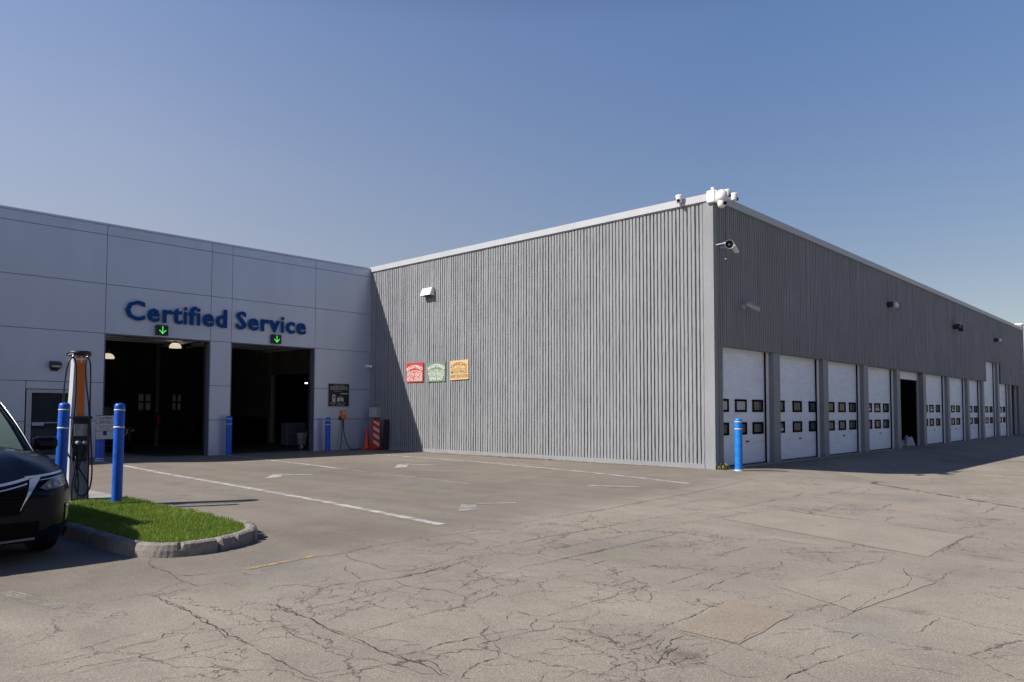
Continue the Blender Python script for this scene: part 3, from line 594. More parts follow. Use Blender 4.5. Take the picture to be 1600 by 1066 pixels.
# pillars and doors
PIL = [(22.07, 22.55), (26.07, 26.52), (30.13, 30.65), (34.22, 34.70), (38.15, 38.60), (42.45, 42.88), (46.60, 47.05), (50.20, 50.65), (54.40, 54.85), (58.20, 58.62)]
p0 = None
for (x0, x1) in PIL:
    q = MB(); top = 3.37 if x0 < 51 or x0 > 55.3 else 4.62
    q.obox(((x0+x1)/2, YC+.10, (top-.004)/2), (x1-x0, .20, top-.004), 'steel_grey', bev=.012)
    q.box((x0+.05, YC+.2, 0), (x1-.05, YC+.34, top-.004), 'steel_grey'); q.box((x0-.02, YC-.02, 0), (x1+.02, YC-.0, .10), 'steel_grey')
    q.build('pillar', gb)
WZ = ((1.545, 1.915), (.885, 1.245)); DY = YC+.25
def door(x0, x1, top, wx, panes, handle=True, tall=False):
    q = MB(); z = .03; prof = []
    while z < top-.02:
        s = (round(z/.102) % 6 == 0); dpt = .018 if s else .009
        prof += [(z, dpt), (z+(.020 if s else .012), dpt), (z+(.026 if s else .018), 0), (z+.096, 0)]; z += .102
    prof.append((top+.05, 0)); vs = [(x, DY+d, zz) for zz, d in prof for x in (x0, x1)]
    q.add(vs, [(2*i, 2*i+1, 2*i+3, 2*i+2) for i in range(len(prof)-1)], 'door_white')
    q.box((x0, DY+.02, .02), (x1, DY+.05, top+.05), 'door_white'); q.box((x0, DY-.005, .0), (x1, DY+.04, .03), 'seal_black')
    d = q.build('garage_door', gb)
    for nm, a_, b_, mt_ in (('door_jamb', (x0, DY-.05, 0), (x0+.05, DY-.012, top), 'coping_white'), ('door_jamb', (x1-.095, DY-.10, 0), (x1-.002, DY-.012, top), 'fixture_white'), ('door_seal', (x1-.13, DY-.05, 0), (x1-.096, DY-.015, top), 'seal_black')):
        q = MB(); q.box(a_, b_, mt_); q.build(nm, d)
    k = 0
    for (z0, z1) in WZ:
        for (a, b2) in wx:
            f = MB(); t = .075
            f.box((a, DY-.025, z0), (a+t, DY+.019, z1), 'seal_black'); f.box((b2-t, DY-.025, z0), (b2, DY+.019, z1), 'seal_black'); f.box((a+t, DY-.025, z0), (b2-t, DY+.019, z0+t*.8), 'seal_black'); f.box((a+t, DY-.025, z1-t*.8), (b2-t, DY+.019, z1), 'seal_black')
            zs_ = z0+t*.8+(z1-z0)*.26
            if panes[k] == 'pane_painted_bright': f.box((a+t, DY-.006, zs_), (b2-t, DY+.017, z1-t*.8), 'pane_mid'); f.box((a+t+.03, DY-.008, z0+t*.8), (b2-t-.03, DY+.017, zs_), 'pane_painted_bright')  # pale lower band: brightness in the glass painted as colour
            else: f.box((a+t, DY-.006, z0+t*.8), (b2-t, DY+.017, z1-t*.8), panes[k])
            k += 1
            f.build('door_window', d)
    if handle:
        h = MB(); h.box(((x0+x1)/2+.2, DY-.03, .66), ((x0+x1)/2+.38, DY-.002, .70), 'fixture_dark'); h.build('handle', d)
    return d
D_, B_, M_, W_ = 'pane_dark', 'pane_beige', 'pane_mid', 'pane_painted_bright'
def wins(L, pitch=1.12): return [(L-.93-2*pitch, L-.23-2*pitch), (L-.93-pitch, L-.23-pitch), (L-.93, L-.23)]
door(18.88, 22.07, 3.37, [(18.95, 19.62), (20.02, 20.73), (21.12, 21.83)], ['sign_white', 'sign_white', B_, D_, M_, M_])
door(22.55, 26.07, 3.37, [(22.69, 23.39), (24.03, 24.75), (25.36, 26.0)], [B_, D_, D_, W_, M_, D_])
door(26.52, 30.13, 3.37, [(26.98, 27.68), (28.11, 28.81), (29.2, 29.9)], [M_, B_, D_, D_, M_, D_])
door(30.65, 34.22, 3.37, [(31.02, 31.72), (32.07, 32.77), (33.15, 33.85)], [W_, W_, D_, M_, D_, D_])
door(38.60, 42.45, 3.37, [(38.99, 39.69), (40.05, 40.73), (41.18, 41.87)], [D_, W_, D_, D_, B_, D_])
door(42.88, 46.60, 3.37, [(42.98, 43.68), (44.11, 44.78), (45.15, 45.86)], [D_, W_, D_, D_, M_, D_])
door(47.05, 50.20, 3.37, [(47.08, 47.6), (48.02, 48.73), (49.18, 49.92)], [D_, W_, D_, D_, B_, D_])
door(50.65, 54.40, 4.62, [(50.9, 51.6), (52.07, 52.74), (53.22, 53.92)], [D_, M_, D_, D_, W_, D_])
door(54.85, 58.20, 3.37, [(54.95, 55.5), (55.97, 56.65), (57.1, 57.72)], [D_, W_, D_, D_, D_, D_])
# the part-open bays
q = MB(); q.box((34.70, DY, 3.02), (38.15, DY+.05, 3.42), 'door_white'); q.box((34.70, DY-.005, 2.98), (38.15, DY+.04, 3.02), 'seal_black'); q.box((38.06, DY-.05, 0), (38.148, DY+.02, 3.36), 'coping_white'); q.box((34.702, DY-.05, 0), (34.76, DY+.02, 3.36), 'steel_pale'); q.build('raised_door', gb)
q = MB(); q.box((58.62, DY-.1, 0), (58.78, DY, 3.36), 'steel_pale'); q.box((60.85, DY-.1, 0), (61.0, DY, 3.36), 'coping_white'); q.box((59.5, DY+.3, 0), (59.9, DY+.4, 3.3), 'wood_dirt'); q.build('opening_frame', gb)
q = MB(); q.box((XB+.31, YC+.36, .004), (63.19, 45.9, .02), 'floor_dark'); q.build('floor', gb)
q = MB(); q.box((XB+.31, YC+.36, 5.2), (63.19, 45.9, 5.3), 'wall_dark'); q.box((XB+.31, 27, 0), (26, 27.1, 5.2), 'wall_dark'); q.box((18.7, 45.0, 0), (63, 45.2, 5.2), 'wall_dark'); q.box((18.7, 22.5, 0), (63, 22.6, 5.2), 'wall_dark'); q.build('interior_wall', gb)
# wainscot and jamb seen through bay two, inside the service hall
q = MB(); q.box((XB-.07, 33.75, 0), (XB+.05, 42, 1.25), 'black_metal'); q.box((XB-.07, 33.75, 1.25), (XB+.05, 42, 5.3), 'wall_dim'); q.box((XB-.07, 33.45, 0), (XB+.05, 33.75, 5.3), 'steel_pale'); q.box((XB-.07, YA+.35, 0), (XB+.05, 29.5, 5.3), 'wall_dark'); q.box((XB-.07, 29.5, 3.3), (XB+.05, 33.45, 5.3), 'wall_dim'); q.build('party_wall', sb)

# ================================================================== LETTERING AND SIGNS
def lettering():
    r = empty('lettering', (12, YA-.05, 4.5), 'raised blue lettering reading Certified Service above the bays', 'lettering')
    words = [("Certified", 8.77, 12.15, 4.50), ("Service", 12.50, 15.30, 4.50)]
    for wd, x0, x1, z in words:
        # advance widths from the font itself
        cu = bpy.data.curves.new('m', 'FONT'); adv = []
        def width(t):
            cu.body = t; cu.size = 1; o = bpy.data.objects.new('m', cu); me = bpy.data.meshes.new_from_object(o)
            xx = [p.co.x for p in me.vertices]; bpy.data.objects.remove(o); bpy.data.meshes.remove(me)
            return min(xx), max(xx)
        for i in range(len(wd)): lo, _ = width(wd[i]); _, hi = width(wd[:i+1]); l1, h1 = width(wd[i]); adv.append((hi-(h1-l1), hi))
        tot = adv[-1][1]-adv[0][0]; bpy.data.curves.remove(cu); k = (x1-x0)/tot
        for ch, (a, b2) in zip(wd, adv):
            q = MB(); q.text(ch, (x0+(a-adv[0][0])*k, YA-.05, z), X_, Z_, .88, 'letter_blue', depth=.05, bold=.022, align='LEFT', fitw=(b2-a)*k)
            q.build('letter', r)
lettering()
def lane_signal(x, which):
    r = empty('lane_signal', (x, YA-.06, 4.05), which, 'lane signal', 'green arrow signals over the bays')
    q = MB(); q.obox((x, YA-.07, 4.22), (.38, .12, .34), 'sign_black', bev=.012); q.box((x-.05, YA-.012, 4.15), (x+.05, YA+.0, 4.3), 'black_metal'); q.build('housing', r)
    q = MB(); y0, y1 = YA-.137, YA-.131
    q.box((x-.012, y0, 4.10), (x+.012, y1, 4.35), 'arrow_green')
    for s in (-1, 1):
        q.add([(x, y0, 4.10), (x, y0, 4.135), (x+s*.10, y0, 4.235), (x+s*.115, y0, 4.21)], [(0, 1, 2, 3) if s < 0 else (3, 2, 1, 0)], 'arrow_green')
    q.build('arrow', r)
lane_signal(9.92, 'black box with a green down arrow over the left bay'); lane_signal(14.06, 'black box with a green down arrow over the right bay')

def wall_plate(name, label, cat, y0, y1, z0, z1, face, ink, lines, arctxt, tilt=0, group=None):
    yc, zc = (y0+y1)/2, (z0+z1)/2; r = empty(name, (XB-.03, yc, zc), label, cat, group)
    q = MB(); hw = abs(y0-y1)/2; hz = (z1-z0)/2; x = XB-.035
    q.box((x, yc-hw, zc-hz), (x+.012, yc+hw, zc+hz), face); q.box((x+.013, yc-hw+.03, zc-hz+.03), (XB-.002, yc+hw-.03, zc+hz-.03), 'sign_backing'); q.build('plate', r)
    q = MB(); rt = -Y_
    q.text(arctxt[0], (x-.003, yc, zc+hz*arctxt[2]), rt, Z_, arctxt[1], ink, bold=.02, fitw=hw*1.80, arc=arctxt[3])
    for (t, zz, h, fw, bo) in lines: q.text(t, (x-.003, yc, zc+zz*hz), rt, Z_, h, ink, bold=bo, fitw=fw*2*hw)
    q.build('printing', r)
    if tilt:
        r.rotation_euler = (tilt, 0, 0)
    return r
wall_plate('dealer_sign', 'red square plate headed Registered, retail dealer, leftmost of three', 'sign', 23.04, 22.0, 2.67, 3.42, 'sign_red', 'ink_white',
   [("STATE OF", .14, .055, .34, .01), ("NEW YORK", -.02, .10, .86, .01), ("MOTOR VEHICLE", -.42, .20, .88, .02), ("RETAIL DEALER", -.86, .20, .88, .02)], ("REGISTERED", .17, .46, .95), .0)
wall_plate('repair_shop_sign', 'green square plate headed Registered, repair shop', 'sign', 21.77, 20.73, 2.66, 3.39, 'sign_green', 'ink_white',
   [("STATE", .20, .055, .24, .01), ("STATE OF NEW YORK", .0, .10, .86, .01), ("MOTOR VEHICLE", -.42, .20, .88, .02), ("REPAIR SHOP", -.86, .20, .72, .02)], ("REGISTERED", .17, .50, .95), .0)
wall_plate('inspection_sign', 'yellow square plate headed Official, inspection station', 'sign', 20.46, 19.49, 2.70, 3.41, 'sign_yellow', 'ink_brown',
   [("STATE OF", .26, .05, .26, .0), ("STATE OF NEW YORK", .04, .075, .84, .0), ("MOTOR VEHICLE", -.36, .18, .88, .005), ("INSPECTION STATION", -.82, .18, .92, .005)], ("OFFICIAL", .16, .48, .85), -.02)

# black notice about charging on the panel wall
r = empty('charging_notice', (16.85, YA-.01, 2.18), 'black notice board with a white charger and car drawing beside the bays', 'sign')
q = MB(); q.obox((16.85, YA-.012, 2.185), (1.00, .02, .94), 'sign_white', bev=.008); q.obox((16.85, YA-.024, 2.185), (.96, .006, .90), 'sign_black', bev=.002); q.build('board', r)
q = MB(); yy = YA-.0285
q.text("COMPLIMENTARY", (16.85, yy, 2.555), X_, Z_, .055, 'sign_ink_white', fitw=.50)
q.text("ELECTRIC VEHICLE", (16.85, yy, 2.475), X_, Z_, .085, 'sign_ink_white', bold=.02, fitw=.76); q.text("CHARGING STATION", (16.85, yy, 2.395), X_, Z_, .085, 'sign_ink_white', bold=.02, fitw=.80)
q.text("Courtesy of", (16.80, yy, 2.325), X_, Z_, .06, 'sign_ink_white', fitw=.36)
q.text("GARAGE", (17.08, yy, 2.235), X_, Z_, .06, 'sign_ink_white', bold=.01, fitw=.38) if False else None
def flat(q, poly, cx, cz, mat, y): q.add([(cx+a, y, cz+c) for a, c in poly], [tuple(range(len(poly)))], mat)
flat(q, [(-.07, -.15), (.07, -.15), (.07, .13), (.035, .13), (.03, .16), (-.03, .16), (-.035, .13), (-.07, .13)], 16.62, 2.06, 'sign_ink_white', yy)
flat(q, [(-.03, -.0), (.03, -.0), (.035, .04), (.03, .09), (-.03, .09), (-.035, .04)], 16.62, 2.06, 'sign_black', yy-.002)
flat(q, [(-.012, .02), (.012, .02), (.0, .07)], 16.62, 2.06, 'sign_ink_white', yy-.004)
flat(q, [(-.15, -.11), (-.09, -.11), (-.085, -.085), (.085, -.085), (.09, -.11), (.15, -.11), (.15, .0), (.14, .04), (.15, .06), (.10, .06), (.085, .045), (-.085, .045), (-.10, .06), (-.15, .06), (-.14, .04), (-.15, .0)], 16.92, 2.03, 'sign_ink_white', yy)
flat(q, [(-.08, .05), (.08, .05), (.055, .10), (-.055, .10)], 16.92, 2.035, 'sign_ink_white', yy)
flat(q, [(-.065, .058), (.065, .058), (.045, .09), (-.045, .09)], 16.92, 2.035, 'sign_black', yy-.002)
flat(q, [(-.06, -.045), (.06, -.045), (.04, -.02), (-.04, -.02)], 16.92, 2.03, 'sign_black', yy-.002)
flat(q, [(-.17, -.02), (.17, -.02), (.17, .02), (-.17, .02)], 17.10, 2.245, 'sign_ink_white', yy)
for (a, b2, z) in ((16.44, 16.72, 1.865), (16.78, 16.98, 1.865), (17.04, 17.18, 1.865), (16.52, 16.66, 1.79), (16.74, 17.12, 1.79)): q.box((a, yy, z-.009), (b2, yy+.002, z+.009), 'sign_ink_white')
q.build('printing', r)

# ================================================================== FIXTURES
def wall_lamp_a():
    r = empty('wall_lamp', (6.82, YA, 2.93), 'small dark wall lamp above the storefront window', 'lamp')
    q = MB(); q.add([(6.68, YA-.002, 3.04), (6.96, YA-.002, 3.04), (6.96, YA-.22, 2.98), (6.68, YA-.22, 2.98), (6.68, YA-.002, 2.80), (6.96, YA-.002, 2.80), (6.96, YA-.20, 2.84), (6.68, YA-.20, 2.84)],
      [(0, 1, 2, 3), (0, 3, 7, 4), (1, 5, 6, 2), (4, 7, 6, 5), (2, 6, 7, 3)], 'fixture_dark'); q.box((6.72, YA-.02, 2.74), (6.92, YA-.001, 2.80), 'fixture_dark'); q.build('housing', r)
    q = MB(); q.add([(6.70, YA-.212, 2.965), (6.94, YA-.212, 2.965), (6.94, YA-.206, 2.852), (6.70, YA-.206, 2.852)], [(3, 2, 1, 0)], 'lamp_lens'); q.build('lens', r)
wall_lamp_a()
r = empty('wall_pack_lamp', (XB, 21.7, 6.05), 'white wedge-shaped lamp high on the sunlit ribbed wall', 'lamp')
q = MB(); ya, yb = 21.98, 21.42; xx = XB-.005
q.add([(xx, ya, 6.27), (xx, yb, 6.27), (xx-.12, yb, 6.24), (xx-.12, ya, 6.24), (xx, ya, 5.93), (xx, yb, 5.93), (xx-.24, yb, 5.95), (xx-.24, ya, 5.95)], [(0, 3, 2, 1), (3, 7, 6, 2), (0, 4, 7, 3), (1, 2, 6, 5)], 'fixture_white')
q.build('housing', r); q = MB(); q.add([(xx, ya-.02, 5.935), (xx, yb+.02, 5.935), (xx-.22, yb+.02, 5.955), (xx-.22, ya-.02, 5.955)], [(0, 1, 2, 3)], 'fixture_dark'); q.build('lens', r)
def bullet(name, label, base, direc, length, rad, mat='fixture_white', group=None, arm=.12, up=0):
    b0 = Vector(base); d = Vector(direc).normalized(); r = empty(name, tuple(b0), label, 'camera', group)
    q = MB(); nrm = Vector((0, -1, 0)) if abs(b0.y-YC) < .4 else (Vector((0, -1, 0)) if abs(b0.y-YA) < .4 else Vector((-1, 0, 0)))
    q.cyl(b0, b0+nrm*.03, rad*1.3, rad*1.3, mat); q.cyl(b0+nrm*.02, b0+nrm*arm, rad*.4, rad*.4, mat); q.build('bracket', r)
    c = b0+nrm*arm; q = MB(); q.cyl(c-d*length*.35, c+d*length*.65, rad*.85, rad, mat, 18); q.cyl(c+d*length*.65, c+d*(length*.65+.001), rad*.72, rad*.72, 'lens_black', 18)
    hood = c+Vector((0, 0, rad*1.05))+d*length*.2; M = Matrix((d, d.cross(Z_).normalized(), d.cross(d.cross(Z_)).normalized()*-1)).transposed(); q.obox(hood, (length*1.05, rad*1.7, rad*.25), mat, M, .003); q.build('body', r)
    return r
bullet('security_camera', 'small white bullet camera in the inner corner of the two walls', (18.18, YA, 3.40), (.85, -.5, -.15), .26, .055)
bullet('security_camera', 'pale bullet camera low on the shaded fascia near the outer corner', (20.12, YC, 4.58), (.9, -.25, -.22), .52, .062, 'fixture_grey', arm=.22)
bullet('security_camera', 'tiny pale bullet camera at the far end of the fascia', (62.6, YC, 4.35), (.3, -.9, -.2), .5, .09, 'fixture_grey', arm=.3)
# roof-corner camera cluster
r = empty('dome_camera', (XB-.1, YC-.1, 7.2), 'large white pan-tilt dome camera on the outer roof corner', 'camera')
q = MB(); q.obox((XB-.05, YC+.02, 7.42), (.10, .24, .34), 'fixture_white', bev=.03); q.obox((XB+.07, YC-.09, 7.42), (.24, .10, .34), 'fixture_white', bev=.03); q.obox((XB-.02, YC-.02, 7.64), (.09, .09, .07), 'fixture_white', bev=.02); q.build('corner_bracket', r)
q = MB(); c = (XB+.02, YC-.26, 7.28)
q.lathe(c, (0, 0, 1), [(.04, .28), (.09, .27), (.135, .22), (.15, .12), (.15, .02), (.12, -.01)], 'fixture_white', 24); q.build('housing', r)
q = MB(); q.lathe(c, (0, 0, 1), [(.115, .0), (.115, -.10), (.10, -.17), (.05, -.205), (.0, -.21)], 'fixture_white', 24); q.cyl((c[0]-.04, c[1]-.09, c[2]-.10), (c[0]-.06, c[1]-.145, c[2]-.11), .05, .045, 'lens_black', 16); q.build('lens_ball', r)
def minidome(label, c, dirn):
    r = empty('turret_camera', c, label, 'camera', 'turret cameras on the roof edge')
    q = MB(); c = Vector(c); d = Vector(dirn); q.lathe(c, (0, 0, -1), [(0, -.12), (.10, -.12), (.105, -.09), (.08, 0), (.085, .05), (.06, .09), (0, .10)], 'fixture_white', 20); q.cyl(c+Vector((0, 0, -.03)), c+d*.10+Vector((0, 0, -.05)), .05, .045, 'lens_black', 14)
    q.box((c.x-.03, c.y-.03, c.z-.02), (c.x+.12, c.y+.03, c.z+.05), 'fixture_white'); q.build('body', r)
minidome('white turret camera on the sunlit roof edge left of the corner', (XB-.14, 10.78, 7.50), (-1, -.2, 0))
minidome('white turret camera just right of the dome camera, nearer one', (18.98, YC-.12, 7.60), (0, -1, 0))
minidome('white turret camera furthest right of the roof corner cluster', (19.40, YC-.12, 7.59), (.5, -1, 0))
# horn and lamp
r = empty('horn_speaker', (18.5, YC, 6.15), 'round horn loudspeaker under the corner cameras', 'loudspeaker')
q = MB(); q.cyl((18.46, YC, 6.10), (18.42, YC-.30, 6.10), .018, .018, 'fixture_grey'); q.cyl((18.42, YC-.28, 6.10), (18.45, YC-.34, 6.10), .03, .04, 'fixture_grey'); q.build('arm', r)
q = MB(); c = Vector((18.46, YC-.42, 6.05)); d = Vector((-.72, -.69, -.05)).normalized(); q.lathe(c, d, [(.03, -.20), (.05, -.16), (.06, -.08), (.09, 0), (.12, .06), (.125, .07), (.112, .06), (.08, .0), (.04, -.05), (.0, -.05)], 'fixture_grey', 24)
q.lathe(c, d, [(.108, .055), (.078, .0), (.042, -.04), (0, -.04)], 'fixture_dark', 24); q.lathe(c, d, [(.03, -.02), (.03, .03), (0, .035)], 'fixture_grey', 12); q.build('horn', r)
r = empty('spot_lamp', (18.95, YC, 6.05), 'pale wedge spot lamp beside the horn loudspeaker', 'lamp')
q = MB(); M = Matrix.Rotation(R(32), 3, 'Y'); q.obox((18.84, YC-.40, 6.00), (.30, .13, .06), 'fixture_white', M, .015); q.cyl((18.74, YC, 6.08), (18.74, YC-.38, 6.06), .02, .02, 'fixture_grey'); q.box((18.40, YC-.36, 5.66), (18.50, YC-.32, 5.68), 'fixture_grey'); q.build('body', r)
def flood(x, z, label, mirrored=False, two=False):
    r = empty('flood_lamp', (x, YC, z), label, 'lamp', 'flood lamps along the shaded fascia')
    q = MB(); q.obox((x, YC-.05, z), (.20, .10, .22), 'fixture_dark', bev=.02); q.cyl((x, YC-.1, z), (x+.15, YC-.2, z), .03, .03, 'fixture_dark'); q.build('bracket', r)
    q = MB(); M = Matrix.Rotation(R(35), 3, 'Y'); m = 'fixture_dark' if two else 'fixture_white'
    if two:
        q.obox((x-.28, YC-.26, z), (.26, .24, .20), 'fixture_dark', Matrix.Rotation(R(-35), 3, 'Y'), .03); q.obox((x+.36, YC-.26, z-.05), (.28, .24, .20), 'fixture_dark', M, .03); q.obox((x+.08, YC-.2, z+.12), (.2, .2, .3), 'fixture_grey', None, .03)
    else:
        q.obox((x+.14, YC-.26, z-.01), (.22, .20, .15), 'fixture_white', M, .03); q.obox((x-.04, YC-.16, z), (.17, .16, .22), 'fixture_dark', None, .03)
    q.build('head', r)
flood(33.2, 6.02, 'square flood lamp with a pale head, nearest of the fascia lamps')
flood(43.9, 5.98, 'dark twin-headed flood lamp midway along the shaded fascia', two=True)
flood(53.7, 6.0, 'small flood lamp with a pale head above the tall garage door')
r = empty('roof_vent', (62.7, YC+.2, 7.53), 'small white roof vent at the far end of the garage', 'vent'); q = MB(); q.lathe((62.7, YC+.15, 7.53), (0, 0, 1), [(.28, 0), (.28, .12), (.4, .16), (.38, .26), (0, .32)], 'fixture_white', 14); q.build('hood', r)

# white box, cone and striped board in the corner
r = empty('junction_box', (18.30, 24.95, 1.3), 'pale square junction box in the inner corner above the striped board', 'box')
q = MB(); q.obox((18.24, 24.93, 1.50), (.24, .50, .42), 'fixture_grey', bev=.02); q.build('case', r); q = MB(); q.obox((18.115, 24.93, 1.50), (.012, .44, .36), 'fixture_grey', bev=.004); q.cyl((18.26, 24.93, 1.29), (18.26, 24.93, .1), .02, .02, 'fixture_dark', 8); q.build('lid', r)
r = empty('traffic_cone', (17.95, 25.05, 0), 'orange traffic cone against the panel wall beside the striped board', 'cone')
q = MB(); q.obox((17.95, 25.05, .02), (.38, .38, .04), 'cone_orange', bev=.012); q.build('base', r); q = MB(); q.lathe((17.95, 25.05, .04), (0, 0, 1), [(.15, 0), (.14, .02), (.035, .80), (.03, .82), (0, .82)], 'cone_orange', 20); q.build('body', r)
r = empty('striped_board', (18.05, 24.62, 0), 'red and white striped hazard board leaning in the corner', 'hazard board')
bx, by, bw, bh = 18.06, 24.66, .36, 1.12
du = Vector((.82, -.57, 0)); q = MB(); O = Vector((bx-.12, by+.10, .08)); nn = Vector((-.57, -.82, 0))
def bp(a, z, off=0): return O+du*a+Vector((0, 0, z))+nn*off
q.add([bp(0, 0), bp(bw, 0), bp(bw, bh), bp(0, bh), bp(0, 0, -.05), bp(bw, 0, -.05), bp(bw, bh, -.05), bp(0, bh, -.05)], [(0, 1, 2, 3), (1, 5, 6, 2), (4, 0, 3, 7), (3, 2, 6, 7), (5, 4, 7, 6)], 'board_red'); q.build('board', r)
q = MB()
for k in range(4):
    z0 = .04+k*.275; a0, a1 = .09, bw-.03
    q.add([bp(a0, z0+.16, .003), bp(a1, z0-.0, .003), bp(a1, min(z0+.13, bh-.03), .003), bp(a0, min(z0+.29, bh-.03), .003)], [(0, 1, 2, 3)], 'board_white')
q.build('stripes', r); q = MB(); q.obox((bx, by+.02, .04), (.55, .45, .08), 'board_red', bev=.02); q.build('base', r)
r = empty('black_panel', (18.28, 24.1, 0), 'narrow black panel leaning behind the striped board', 'panel'); q = MB(); q.obox((18.25, 24.22, .62), (.06, .30, 1.2), 'black_metal', Matrix.Rotation(R(3), 3, 'Y'), .01); q.build('panel', r)
# wall charger
r = empty('wall_charger', (17.02, YA, 1.37), 'small orange wall charger with black cable below the notice', 'charger')
q = MB(); q.obox((17.02, YA-.07, 1.40), (.20, .14, .34), 'charger_orange', bev=.03); q.build('case', r); q = MB(); q.lathe((17.03, YA-.14, 1.47), (0, -1, 0), [(.04, 0), (.04, .012), (0, .014)], 'fixture_white', 14); q.obox((16.93, YA-.05, 1.27), (.12, .10, .14), 'cable_black', bev=.02); q.build('holster', r)
q = MB(); q.tube([(17.0, YA-.1, 1.25), (16.97, YA-.12, .85), (16.9, YA-.16, .35), (16.84, YA-.2, .03)], .016, 'cable_black'); q.tube([(17.03, YA-.1, 1.25), (17.05, YA-.12, .7), (17.15, YA-.16, .3), (17.35, YA-.2, .03), (17.7, YA-.22, .03), (18.0, YA-.5, .03)], .016, 'cable_black'); q.build('cable', r)

# ================================================================== BOLLARDS
def bollard(x, y, z, h, rad, label, s1, s2, mat='bollard_blue', base=False, lean=(0, 0)):
    r = empty('bollard', (x, y, z), label, 'bollard', 'blue bollards with white tape')
    q = MB(); q.lathe((x, y, z), (0, 0, 1), [(rad, -.05), (rad*1.0, h-.07), (rad*.99, h-.045), (rad*.9, h-.02), (rad*.6, h-.004), (0, h)], mat, 28); q.build('sleeve', r)
    for s, t in ((s1, .018), (s2, .022)):
        q = MB(); q.lathe((x, y, z), (0, 0, 1), [(rad-.002, h-s), (rad+.003, h-s), (rad+.003, h-s-t), (rad-.002, h-s-t)], 'tape_white', 28); q.build('tape_band', r)
    if base: q = MB(); q.lathe((x, y, z), (0, 0, 1), [(rad+.012, -.05), (rad+.012, .05), (rad-.002, .055)], 'fixture_grey', 28); q.build('base_ring', r)
    r.rotation_euler = (lean[0], lean[1], 0)
bollard(3.49, 12.6, .12, 1.55, .078, 'tall blue bollard on the grass just left of the charger', .10, .37, lean=(0, R(1.4)))
bollard(4.30, 12.62, .12, 1.55, .077, 'tall blue bollard on the grass right of the charger, standing clear', .10, .37, lean=(0, R(.4)))
bollard(12.22, 25.22, 0, 1.38, .105, 'blue bollard in front of the wall between the two open bays', .10, .28)
bollard(16.18, 25.15, 0, 1.30, .10, 'blue bollard right of the second bay beneath the black notice', .09, .27)
bollard(7.60, 23.75, .09, .98, .125, 'short blue bollard carrying the white plates', .9, .95)
bollard(18.45, 9.20, -.02, 1.40, .10, 'brighter blue bollard standing alone at the garage corner', .085, .27, 'bollard_lightblue', True)
# plates
r = empty('plate_sign', (7.62, 23.6, .8), 'three stacked white plates reading Certified Service fixed on a short bollard', 'sign')
yy = 23.58; x0, x1 = 7.43, 7.90; xc = (x0+x1)/2
q = MB(); q.box((x0, yy+.013, .73), (x1+.01, yy+.03, 1.42), 'sign_black'); q.build('backing', r)
for (z0, z1), rows in (((1.195, 1.40), (("Certified", 1.305, .095, .38, .02), ("Service", 1.215, .085, .30, .02))), ((.965, 1.18), (("Video Check", 1.075, .06, .36, 0), ("Test Area", 1.01, .06, .28, 0))), ((.72, .95), ())):
    q = MB(); q.box((x0, yy, z0), (x1, yy+.012, z1), 'sign_white'); pl = q.build('plate', r); q = MB()
    for t, z, h, fw, bo in rows: q.text(t, (xc, yy-.003, z), X_, Z_, h, 'letter_blue', bold=bo, fitw=fw)
    if not rows: q.box((xc-.05, yy-.003, .83), (xc+.05, yy-.001, .948), 'letter_blue')
    q.build('printing', pl)

# ================================================================== CAR CHARGER
cx, cy, cz = 3.95, 13.40, .12
r = empty('charging_station', (cx, cy, cz), 'tall white car charger with an orange stripe and looped black cables', 'charger')
q = MB(); q.obox((cx, cy, cz+.32), (.30, .24, .62), 'charger_grey', bev=.025); q.obox((cx-.118, cy-.01, cz+.66), (.065, .25, 1.28), 'charger_white', bev=.02); q.obox((cx+.125, cy-.01, cz+.72), (.045, .25, 1.10), 'charger_white', bev=.02); q.build('pedestal', r)
q = MB(); zt = 2.44
def ring(z, hw, yd0, yd1): return [(cx-hw, cy-yd0, z), (cx+hw, cy-yd0, z), (cx+hw, cy+yd1, z), (cx-hw, cy+yd1, z)]
vs = ring(1.44, .135, .09, .11)+ring(1.9, .115, .085, .10)+ring(zt, .10, .08, .09)
q.add(vs, [(4*k+i, 4*k+(i+1) % 4, 4*k+4+(i+1) % 4, 4*k+4+i) for k in range(2) for i in range(4)]+[(8, 9, 10, 11)], 'charger_white'); q.build('mast', r)
q = MB(); q.add([(cx-.055, cy-.094, 1.45), (cx+.055, cy-.094, 1.45), (cx+.056, cy-.089, 1.9), (cx-.056, cy-.089, 1.9), (cx+.058, cy-.084, zt-.005), (cx-.058, cy-.084, zt-.005)], [(0, 1, 2, 3), (3, 2, 4, 5)], 'charger_orange'); q.build('orange_stripe', r)
q = MB()
for a, b2 in (((cx-.012, cy-.0895, zt-.12), (cx+.012, cy-.0865, zt-.01)), ((cx-.09, cy-.0905, zt-.075), (cx+.09, cy-.0875, zt-.05))): q.box(a, b2, 'tape_white')
q.build('plus_marks', r)
q = MB(); q.lathe((cx, cy, zt), (0, 0, 1), [(.15, 0), (.165, .01), (.165, .055), (.15, .075), (0, .085)], 'black_metal', 24); q.box((cx-.20, cy-.03, zt-.01), (cx-.1, cy+.0, zt+.03), 'black_metal'); q.box((cx+.1, cy-.03, zt-.01), (cx+.16, cy+.0, zt+.03), 'black_metal'); q.build('cap', r)
q = MB(); q.obox((cx, cy-.02, 1.10), (.22, .26, .72), 'black_metal', bev=.02); q.obox((cx+.005, cy-.05, 1.435), (.30, .32, .05), 'black_metal', bev=.015); q.build('head_unit', r)
q = MB(); q.obox((cx+.0, cy-.156, 1.24), (.20, .012, .19), 'screen_glass', bev=.003); q.build('screen', r)
